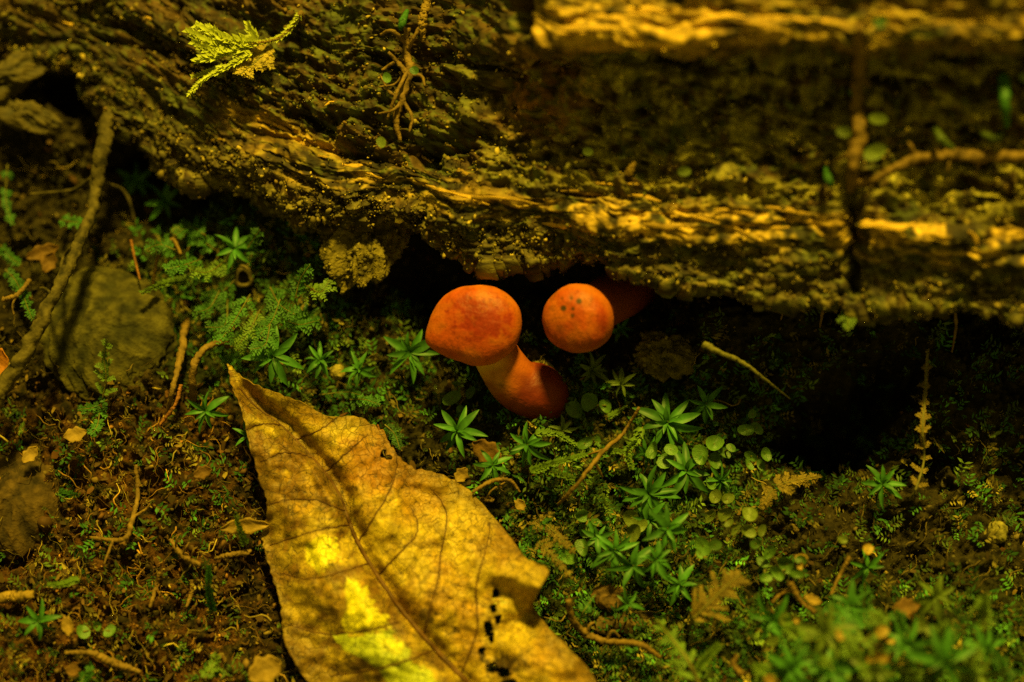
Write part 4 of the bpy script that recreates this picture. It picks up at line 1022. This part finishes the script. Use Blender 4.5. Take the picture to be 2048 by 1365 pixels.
frond([(1830, 985), (1848, 920), (1845, 860), (1850, 790), (1855, 700)], 'long pale moss strand hanging down beside the burrow', 'frond_brown', branches=9, blen=24, leaf=9, dh=.012, group=None, stem_w=3)
frond([(1700, 580), (1698, 620), (1695, 662)], 'ragged olive moss beard hanging from the log lip', 'frond_lime', branches=5, blen=36, leaf=10, dh=.026, rise=.002, group=None)

# ------------------------------------------------------------------ twigs and roots
def stick(name, pixels, wid, label, cat, mat, dh=.003, group=None, on_log=False, heights=None, rough=.45, side=(), n=60, knobs=0):
    hs = heights if heights is not None else [dh] * len(pixels)
    ctr = [(L(px, py, h)[0] if on_log else G(px, py, h)) for (px, py), h in zip(pixels, hs)]
    if not on_log and len(ctr) > 2:                    # a stick keeps its own line over the bumps
        pass
    pts = catmull(ctr, n); w = np.interp(np.linspace(0, 1, n), np.linspace(0, 1, len(wid)), wid) * PXM * .5
    pts = pts + np.stack([noise2(np.arange(n) * .35, np.zeros(n), len(label)), noise2(np.arange(n) * .35, np.ones(n) * 3, len(label)), np.zeros(n)], -1) * w[:, None] * .35
    root = thing(name, ctr[0], label, cat, group)
    v, q, t = tube(pts, w, 10, rough, len(label) % 13)
    obj('stem', mesh_np('stem', v, q, t), M[mat], root)
    for s in side:
        sp, sw, sh = s
        c2 = [(L(px, py, sh)[0] if on_log else G(px, py, sh)) for (px, py) in sp]
        # start on the stem itself
        k = int(np.argmin([np.linalg.norm(np.array(proj(p)) - np.array(sp[0])) for p in pts])); c2[0] = pts[k]
        v, q, t = tube(catmull(c2, 20), np.linspace(sw, sw * .5, 20) * PXM * .5, 6, .3, 3)
        obj('side_root', mesh_np('side_root', v, q, t), M[mat], root)
    return root

stick('twig', [(222, 215), (205, 300), (190, 400), (150, 505), (95, 620), (40, 725), (-30, 830)], [28, 31, 23, 22, 25, 28, 30], 'thick leaning grey-brown twig from the log past the big stone', 'twig', 'bark', heights=[.010, .014, .015, .017, .018, .015, .012], n=110, rough=.35,
      side=([[(196, 350), (150, 378), (100, 385), (60, 388)], 8, .010], [[(200, 362), (240, 378), (258, 400), (270, 445)], 9, .008], [(( 120, 570), (125, 520), (140, 495)), 9, .012], [((105, 590), (90, 578), (80, 576)), 8, .010]))
stick('root', [(388, 800), (385, 745), (402, 705), (440, 685), (468, 702)], [14, 15, 13, 12, 9], 'curled brown root arching beside the leaf tip', 'root', 'root', heights=[.002, .008, .009, .008, .003])
stick('root', [(372, 640), (362, 710), (345, 780), (335, 830)], [15, 14, 10, 7], 'straight dark root hanging right of the big stone', 'root', 'root', heights=[.003, .007, .007, .003])
stick('straw', [(1408, 688), (1436, 704), (1482, 724), (1528, 757), (1580, 798)], [15, 10, 9, 6, 3], 'pale tapered straw pointing to the dark burrow', 'straw', 'pale_stem', heights=[.016, .017, .017, .017, .015], rough=.15)
stick('root', [(1137, 1200), (1145, 1240), (1172, 1268), (1215, 1283), (1275, 1288), (1320, 1315)], [11, 13, 14, 12, 11, 9], 'orange-brown root snaking right of the folded leaf', 'root', 'root', heights=[.010, .009, .008, .008, .008, .005], side=([[(1172, 1268), (1180, 1250), (1190, 1245)], 8, .008], [[(1215, 1283), (1225, 1262), (1240, 1275)], 7, .008]))
stick('creeping_stem', [(1278, 815), (1248, 865), (1210, 900), (1178, 940), (1140, 985), (1115, 1010)], [6, 7, 9, 8, 8, 5], 'pale creeping moss stem running diagonally through the carpet', 'stem', 'root', heights=[.007, .008, .009, .009, .008, .005], side=([[(1190, 925), (1200, 945), (1205, 955)], 7, .008], [[(1165, 955), (1172, 970), (1174, 980)], 5, .008], [[(1210, 900), (1190, 905), (1165, 915)], 6, .008]))
stick('root', [(272, 930), (275, 990), (262, 1050), (245, 1080), (180, 1076)], [8, 9, 10, 9, 7], 'forked brown root in the rusty soil left of the leaf', 'root', 'root', dh=.0028, side=([[(268, 1035), (290, 1020), (300, 1008)], 7, .005], [[(225, 1085), (215, 1110), (208, 1130)], 7, .004]))
stick('root', [(130, 1305), (185, 1308), (225, 1325), (280, 1345)], [7, 12, 16, 9], 'orange root lying in the litter at the bottom left', 'root', 'root', dh=.0028)
stick('root', [(500, 1105), (460, 1110), (430, 1118)], [11, 9, 6], 'knotted root stub poking from under the left leaf edge', 'root', 'root', dh=.0028)
stick('root', [(340, 1080), (365, 1110), (400, 1130)], [7, 10, 8], 'bristly root fragment in the middle of the rusty litter', 'root', 'root', dh=.0028, side=([[(365, 1110), (372, 1095), (378, 1085)], 4, .006], [[(380, 1118), (386, 1104), (388, 1096)], 4, .006], [[(350, 1095), (352, 1082), (358, 1070)], 4, .006]))
stick('root', [(320, 1145), (310, 1180), (300, 1215)], [7, 8, 5], 'short upright root below the bristly fragment', 'root', 'root', dh=.0028)
stick('root', [(385, 1160), (382, 1190), (372, 1215)], [6, 8, 5], 'pale forked rootlet left of the upright moss shoot', 'root', 'root', dh=.0028)
stick('wood_chip', [(-30, 1196), (20, 1194), (64, 1190)], [18, 22, 15], 'pale wood chip lying at the left edge of the litter', 'wood chip', 'tan_flake', dh=.006, rough=.2)
stick('root', [(305, 570), (318, 510), (345, 480), (362, 510)], [6, 7, 8, 6], 'small arched root above the stone beside the green clump', 'root', 'root', heights=[.004, .010, .011, .006])
stick('root', [(262, 480), (270, 520), (280, 560)], [5, 5, 3], 'thin red rootlet above the big stone', 'root', 'red_root', dh=.008)
stick('root', [(320, 850), (350, 810), (362, 770)], [6, 8, 8], 'red-brown rootlet left of the hanging star moss', 'root', 'red_root', dh=.006)
stick('root', [(60, 560), (35, 590), (5, 600)], [8, 9, 10], 'pale branching root at the left edge beside the leaning twig', 'root', 'root', dh=.010, side=([[(35, 590), (25, 610), (28, 630)], 6, .009],))
stick('root', [(1700, 1115), (1680, 1150), (1662, 1190)], [8, 7, 5], 'thin tan stalk left of the small rosette on dark soil', 'stalk', 'root', dh=.010)
stick('root', [(1580, 1165), (1600, 1200), (1630, 1225)], [10, 9, 7], 'forked brown stalk above the thicket', 'stalk', 'root', dh=.011, side=([[(1588, 1178), (1560, 1190), (1545, 1205)], 8, .010],))
stick('root', [(1485, 1350), (1468, 1330), (1475, 1310)], [9, 9, 7], 'short orange stalk left of the thicket', 'stalk', 'root', dh=.010)
stick('root', [(975, 1350), (960, 1000), (985, 1000)][1:], [9, 9], 'small pale root curl by the upper right leaf edge', 'root', 'root', dh=.008, side=([[(972, 1000), (985, 980), (1010, 965)], 5, .009],))
stick('root', [(945, 985), (985, 962), (1020, 962), (1040, 985)], [7, 8, 7, 4], 'arched tan root above the right edge of the leaf', 'root', 'root', dh=.010)
stick('root', [(770, 1000), (790, 960), (768, 890), (755, 850)][2:], [4, 4], 'thin dark stalk above the notch of the leaf', 'stalk', 'red_root', dh=.0028)
# on the log
stick('root', [(826, 60), (822, 110), (828, 150), (818, 200), (800, 250), (806, 290)], [12, 14, 18, 15, 12, 7], 'hanging brown root tangle on the middle of the log', 'root', 'root', on_log=True, dh=.003, side=([[(822, 120), (800, 130), (770, 150)], 12, .003], [[(828, 150), (850, 160), (862, 180)], 9, .003], [[(818, 200), (790, 190), (765, 160)], 8, .003], [[(824, 115), (800, 170), (770, 180)], 7, .002], [[(822, 100), (845, 80), (870, 40)], 10, .004], [[(826, 140), (815, 190), (785, 250)], 10, .004], [[(820, 205), (835, 245), (830, 275)], 9, .003], [[(824, 90), (800, 70), (775, 80)], 11, .004], [[(815, 215), (800, 230), (770, 235)], 8, .003], [[(826, 150), (806, 140), (792, 120)], 13, .005]))
for (pxs, wd, lab) in (([(1775, 575), (1788, 605), (1800, 640)], [11, 9, 5], 'short brown rootlet hanging from the log lip right of the moss beard'), ([(1655, 590), (1645, 625), (1640, 655)], [7, 6, 3], 'thin dark rootlet hanging left of the moss beard'),
                       ([(1905, 600), (1912, 650), (1904, 705)], [6, 6, 3], 'thin rootlet hanging above the long pale strand'), ([(1560, 585), (1568, 612), (1562, 640)], [6, 5, 3], 'thin rootlet hanging over the pale straw')):
    c3 = [P(x, y, .028 - .006 * i) for i, (x, y) in enumerate(pxs)]
    r3 = thing('root', c3[0], lab, 'root', 'rootlets hanging from the log lip')
    v, q, t = tube(catmull(c3, 24), np.interp(np.linspace(0, 1, 24), [0, .5, 1], wd) * PXM * .5, 7, .5, 4)
    obj('stem', mesh_np('stem', v, q, t), M['root'], r3)
stick('bark_strip', [(872, 5), (866, 50), (860, 90)], [14, 17, 8], 'narrow tan bark strip hanging by the root tangle on the log', 'bark strip', 'tan_flake', on_log=True, dh=.003)
stick('vine', [(1718, 60), (1716, 130), (1712, 200), (1716, 260), (1705, 330), (1700, 400)], [16, 22, 20, 26, 22, 14], 'brown vine climbing down the right part of the log', 'vine', 'root', on_log=True, dh=.004, side=([[(1712, 300), (1690, 310), (1672, 320)], 12, .004], [[(1716, 150), (1735, 160), (1738, 165)], 14, .004]))
stick('root', [(1700, 372), (1760, 350), (1820, 318), (1900, 310), (1980, 312), (2090, 310)], [10, 14, 18, 20, 20, 20], 'fuzzy brown root running right from the vine across the log', 'root', 'root', on_log=True, dh=.004, rough=.6, side=([[(1900, 310), (1895, 330), (1892, 345)], 6, .003], [[(1960, 312), (1955, 335), (1950, 350)], 6, .003], [[(1830, 318), (1818, 290), (1812, 285)], 10, .004]))
stick('wood_stub', [(1140, 375), (1148, 350), (1156, 325)], [6, 6, 5], 'small pale stub sticking up from the lower ledge of the log', 'stub', 'pale_stem', on_log=True, heights=[.001, .004, .007])
stick('wood_stub', [(1262, 352), (1268, 335), (1272, 320)], [14, 13, 8], 'short thick tan stub on the lower ledge of the log', 'stub', 'tan_flake', on_log=True, heights=[.001, .003, .005])
for (pxs, wd, lab, mt) in (([(2012, 110), (2004, 150), (2002, 200), (2010, 250)], [6, 22, 18, 10], 'blurred green grass blade against the right end of the log', 'star'), ([(830, 25), (830, 50), (824, 75)], [8, 16, 8], 'green leaf blade at the top of the root tangle', 'star'),
                           ([(1868, 250), (1876, 275), (1900, 295)], [10, 16, 10], 'blurred green shoot where the fuzzy root bends', 'star_yellow'), ([(1652, 335), (1660, 355), (1668, 375)], [8, 16, 8], 'blurred small green shoot left of the vine foot', 'star'),
                           ([(1960, 265), (1985, 275), (2000, 262)], [10, 18, 10], 'blurred olive shoot below the grass blade', 'star_yellow')):
    stick('green_shoot', pxs, wd, lab, 'shoot', mt, on_log=True, heights=[.004, .006, .006, .004][:len(pxs)], rough=.05, group=None)

def log_leaf(px, py, r, label, mat, stretch=1.0):
    p, n, t = L(px, py, .006)
    o = obj('small_leaf', rl[mat][rnd.randrange(4)].copy(), None)
    o.location = p; o.rotation_mode = 'QUATERNION'
    o.rotation_quaternion = Vector(n + np.array((rnd.uniform(-.3, .3), -.2, .2))).to_track_quat('Z', 'Y'); o.scale = (r * PXM * stretch, r * PXM, r * PXM)
    return tag(o, label, 'leaf', 'small leaves stuck on the log')
log_leaf(1690, 260, 11, 'small lime leaf on the left side of the vine', 'round_pale', 1.2)
log_leaf(1752, 226, 12, 'olive leaf on the upper right side of the vine', 'round_pale', 1.3)
log_leaf(1745, 300, 16, 'largest green leaf beside the middle of the vine', 'round_pale', 1.3)
log_leaf(1374, 335, 10, 'pale lime leaf stuck alone on the dark log face', 'round_pale', 1.2)
log_leaf(1708, 170, 11, 'dull green leaf on the upper part of the vine', 'round')
log_leaf(1755, 58, 12, 'dull green leaf where the vine crosses the upper ledge', 'round')
log_leaf(1185, 296, 9, 'tiny pale leaf on the log above the lower ledge', 'round_pale')
log_leaf(2046, 112, 11, 'pale leaf scrap at the right end of the log', 'round_pale')
log_leaf(846, 160, 9, 'green leaflet right of the root tangle', 'round')
log_leaf(790, 172, 10, 'green leaflet left of the root tangle', 'round')
log_leaf(780, 300, 11, 'green leaflet at the foot of the root tangle', 'round_pale')

# seed husk with an open mouth, and scraps
hp = G(487, 556, .005); hus = revolve([(-.003, .0006), (-.0024, .0014), (-.001, .0019), (.0006, .0017), (.001, .0013), (.0004, .0010), (-.0010, .0012), (-.002, .0008), (-.0024, .0001)], hp, tocam + np.array((.1, -.3, 0)), 20, shape=lambda a, z: 1 + .12 * np.sin(3 * a) + .35 * np.abs(np.sin(a)))
ho = obj('seed_husk', mesh_np('seed_husk', (hus - hp).reshape(-1, 3), grid_quads(*hus.shape[:2], wrap=True)), M['bark']); ho.location = hp
tag(ho, 'hollow brown seed husk with an open mouth in the green clump', 'seed husk')

def scrap(px, py, lx_, wx_, turn, label, mat, dh=.006, cat='leaf scrap'):
    c = G(px, py, dh); n, m = 14, 7
    s = np.linspace(-1, 1, n); v = []
    for a in s:
        w = wx_ * (1 - abs(a) ** 2.2) + .6
        for b in np.linspace(-1, 1, m):
            x_ = a * lx_; y_ = b * w * (1 + .18 * math.sin(a * 9 + px))
            v.append((x_ * PXM, y_ * PXM, (.10 * lx_ * (b * b) + .12 * lx_ * a * a + .05 * lx_ * math.sin(a * 4 + px)) * PXM))
    v = np.array(v); ca, sa = math.cos(turn), math.sin(turn); v[:, :2] = v[:, :2] @ np.array(((ca, sa), (-sa, ca)))
    o = obj('leaf_scrap', mesh_np('leaf_scrap', v, grid_quads(n, m)), M[mat]); o.location = c
    o.rotation_euler = (rnd.uniform(-.1, .5), rnd.uniform(-.3, .3), 0)
    so = o.modifiers.new('thickness', 'SOLIDIFY'); so.thickness = .00015
    return tag(o, label, cat, 'dead leaf scraps')
scrap(4, 735, 36, 14, 1.45, 'orange leaf tip at the left edge below the leaning twig', 'orange_leaf', .010)
scrap(490, 1052, 46, 14, .1, 'flat tan scrap slipping under the left leaf edge', 'tan_flake', .004)
scrap(405, 945, 18, 12, .4, 'rusty scrap in the soil left of the leaf', 'brown_flake')
scrap(98, 525, 22, 14, 1.2, 'rusty brown scrap beside the leaning twig near the log', 'brown_flake', .008)
scrap(85, 505, 34, 14, .4, 'curled brown scrap above the rusty one beside the twig', 'brown_flake', .006)
scrap(975, 905, 34, 22, -.7, 'dark brown folded scrap below the blotched mushroom', 'brown_flake', .003)
scrap(1040, 1010, 10, 12, .8, 'tiny tan scrap by the creeping stem end', 'tan_flake')
scrap(923, 950, 16, 12, .9, 'pale golden scrap touching the upper right leaf edge', 'tan_flake', .010)
scrap(60, 910, 20, 12, .9, 'olive tan scrap above the earthy stone', 'tan_flake', .006)
scrap(150, 870, 22, 14, .3, 'yellowish scrap below the big stone', 'tan_flake')
scrap(530, 1340, 34, 26, .5, 'orange-tan crumpled scrap at the lower left leaf edge', 'tan_flake')
scrap(1812, 1215, 26, 16, .2, 'rusty red scrap at the top of the thicket', 'brown_flake', .008)
scrap(1625, 1200, 16, 8, -.4, 'bright tan scrap above the thicket', 'tan_flake', .012)
scrap(1540, 1360, 12, 9, -.4, 'tan scrap at the lower left corner of the thicket', 'tan_flake', .012)
scrap(145, 1340, 12, 14, 1.4, 'rusty scrap in the litter at the bottom left', 'brown_flake')
scrap(135, 1252, 12, 18, .2, 'tan scrap right of the dark star moss', 'tan_flake')

# ------------------------------------------------------------------ uncountable cover
def scatter_px(n, x0, x1, y0, y1, wf=None):
    px = rng.uniform(x0, x1, n); py = rng.uniform(y0, y1, n)
    if wf is not None:
        k = rng.uniform(0, 1, n) < wf(px, py); px, py = px[k], py[k]
    return px, py

def soil_weight(px, py):
    w = 0.55 + .45 * smooth(700, 480, px) * smooth(700, 850, py)
    lipv = np.interp(px, LX, LY)
    return w * (py > lipv - 90) * (1 - .55 * smooth(1450, 1600, px) * smooth(1000, 800, py))
px, py = scatter_px(27000, -60, 2110, 100, 1420, soil_weight)
gp_ = G(px, py)
sz = 0.00024 * np.exp(rng.normal(0, .55, len(px)))
a1 = fbm(gp_[:, 0] * 60, gp_[:, 1] * 60, 3, 21); a2 = fbm(gp_[:, 0] * 300, gp_[:, 1] * 300, 3, 25)
tn = ground_tone(px, py, a1, a2) * rng.uniform(.5, 1, (len(px), 1)) * np.exp(rng.normal(.60, .65, (len(px), 1)))
tn = mixc(tn, (0.30, 0.19, 0.035), (rng.uniform(0, 1, len(px)) ** 9) * .8)
crumbs('soil_crumbs', gp_ + np.stack([0 * px, 0 * px, sz * .3], -1), sz, tn, M['crumb'])

# bits of dead leaf and bark in the litter
def litter_w(px, py):
    return np.clip(smooth(640, 480, px) * smooth(700, 820, py) + .22, 0, 1) * (py > np.interp(px, LX, LY) - 20) * (1 - .7 * smooth(1400, 1520, px) * smooth(1100, 950, py))
px, py = scatter_px(6800, -40, 2090, 250, 1400, litter_w)
n = len(px); c0 = G(px, py) + np.array((0, 0, .0006)); rot = rand_rot(n)
fl = rng.uniform(2, 8, n) * PXM * np.exp(rng.normal(0, .3, n)); fw = fl * rng.uniform(.25, .7, n)
base_f = np.array([(-1, -.3, 0), (-.4, -1, .1), (.5, -.8, 0), (1, .1, -.1), (.4, .9, .12), (-.6, .7, 0), (0, 0, .25)])
ff = np.stack([base_f[:, 0] * fl[:, None], base_f[:, 1] * fw[:, None], base_f[:, 2] * fw[:, None]], -1) * (1 + .25 * rng.normal(size=(n, 7, 1)))
tip = rng.uniform(-.9, .9, (n, 2)); zr = rng.uniform(0, 6.28, n)
ff[..., 2] += ff[..., 0] * tip[:, [0]] + ff[..., 1] * tip[:, [1]]
fx = ff[..., 0] * np.cos(zr)[:, None] - ff[..., 1] * np.sin(zr)[:, None]; fy = ff[..., 0] * np.sin(zr)[:, None] + ff[..., 1] * np.cos(zr)[:, None]
ff = np.stack([fx, fy, ff[..., 2]], -1) + c0[:, None]
ft = np.array([(6, a, (a + 1) % 6) for a in range(6)])
fc = np.array([(0.10, 0.048, 0.010), (0.20, 0.115, 0.020), (0.055, 0.032, 0.009), (0.14, 0.055, 0.011), (0.29, 0.19, 0.03)])[rng.choice(5, n, p=[.34, .15, .28, .20, .03])] * np.exp(rng.normal(-.45, .4, (n, 1)))
o = obj('leaf_litter', mesh_np('leaf_litter', ff.reshape(-1, 3), tris=(ft[None] + (np.arange(n) * 7)[:, None, None]).reshape(-1, 3), tone=np.repeat(fc, 7, 0), sm=False), M['crumb']); o['kind'] = 'stuff'

# fine roots and dead moss fibres in the soil
mb = MB()
def fibre_w(px, py):
    return np.clip(smooth(620, 450, px) * smooth(780, 900, py) + .35 + .3 * smooth(1000, 1200, px) * smooth(1000, 1150, py), 0, 1) * (py > np.interp(px, LX, LY) - 40) * (1 - .8 * smooth(1400, 1520, px) * smooth(1100, 950, py))
px, py = scatter_px(7000, -40, 2090, 250, 1400, fibre_w)
fb = G(px, py)
for kk, (x, y) in enumerate(zip(px, py)):
    a = rnd.uniform(0, 6.28); ln = 14 + 70 * rnd.random() ** 1.8; c = rnd.uniform(-1.3, 1.3)
    s = np.linspace(0, 1, 6); ang = a + c * s * 1.6 + .5 * np.sin(s * 7 + x)
    qx = x + np.cumsum(np.cos(ang)) * ln / 6; qy = y + np.cumsum(np.sin(ang)) * ln / 6
    b = fb[kk]
    pp = P(qx, qy, b[2] + .0008 + .0022 * np.sin(s * math.pi) * rnd.random() + .0003)
    v, q, t = tube(pp, np.linspace(1.0, .4, 6) * (.35 + 1.9 * rnd.random() ** 4) * PXM, 4, caps=False)
    lw = smooth(640, 420, x) * smooth(700, 900, y)
    col = mixc((0.13, 0.085, 0.02), (0.27, 0.13, 0.024) if rnd.random() < .6 else (0.30, 0.21, 0.04), lw) * math.exp(rnd.gauss(-.35, .6))
    mb.add(v, q, c=col)
o = obj('fine_rootlets', mb.mesh('fine_rootlets'), M['crumb']); o['kind'] = 'stuff'

# short moss carpet between the countable plants
mb = MB()
def carpet_w(px, py):
    w = smooth(880, 1050, px) * smooth(1640, 1450, px) * smooth(690, 840, py)
    w = np.maximum(w, smooth(1400, 1560, px) * smooth(1140, 1240, py))
    w = np.maximum(w, .9 * smooth(250, 150, np.hypot(px - 520, (py - 590))))
    w = np.maximum(w, .75 * smooth(540, 640, px) * smooth(900, 800, px) * smooth(560, 640, py) * smooth(900, 820, py))
    w = np.maximum(w, .16 * smooth(600, 420, px) * smooth(760, 860, py))
    w = np.maximum(w, .5 * smooth(640, 560, px) * smooth(150, 260, px) * smooth(420, 500, py) * smooth(760, 680, py))
    w = np.maximum(w, .14 * smooth(520, 640, px) * smooth(560, 700, py) * (py > np.interp(px, LX, LY)))
    w = w * (1 - .6 * smooth(1560, 1680, px) * smooth(1190, 1120, py))
    w = np.maximum(w, .32 * smooth(1340, 1460, px) * smooth(600, 680, py) * smooth(1150, 1000, py))
    w = np.maximum(w, .9 * np.exp(-((px - 1085) / 60) ** 2 - ((py - 835) / 26) ** 2))
    w = w * (.35 + .65 * smooth(-.25, .3, fbm(px * .012, py * .012, 3, 95)))
    return w
px, py = scatter_px(38000, -20, 2080, 380, 1400, carpet_w)
base = G(px, py); n = len(px)
ln = (8 + 34 * rng.uniform(0, 1, n) ** 1.6) * PXM; a = rng.uniform(0, 6.28, n); el = rng.uniform(.15, 1.2, n)
d = np.stack([np.cos(a) * np.cos(el), np.sin(a) * np.cos(el), np.sin(el)], -1)
sd = np.cross(d, (0, 0, 1)); sd /= np.linalg.norm(sd, axis=1)[:, None] + 1e-9
pick = rng.uniform(0, 1, n)
kinds = np.array([(0.030, 0.090, 0.014), (0.060, 0.090, 0.014), (0.125, 0.092, 0.018)])
col = kinds[(pick > .45).astype(int) + (pick > .80)] * np.exp(rng.normal(0, .5, (n, 1)))
for i in range(4):
    p = base + d * (ln * i / 4)[:, None]
    for sg in (-1, 1):
        dd = d * .55 + sd * sg * .75 + rng.uniform((-.3, -.3, -.1), (.3, .3, .4), (n, 3))
        e = (ln * .42 * rng.uniform(.7, 1.2, n))[:, None]; b = np.cross(dd, (0.2, -.3, 1)); b /= np.linalg.norm(b, axis=1)[:, None] + 1e-9
        v = np.stack([p, p + dd * e * .5 + b * e * .16, p + dd * e, p + dd * e * .5 - b * e * .16], 1).reshape(-1, 3)
        mb.add(v, np.arange(n * 4).reshape(n, 4), c=np.repeat(col, 4, 0))
o = obj('moss_carpet', mb.mesh('moss_carpet', False), M['crumb']); o['kind'] = 'stuff'
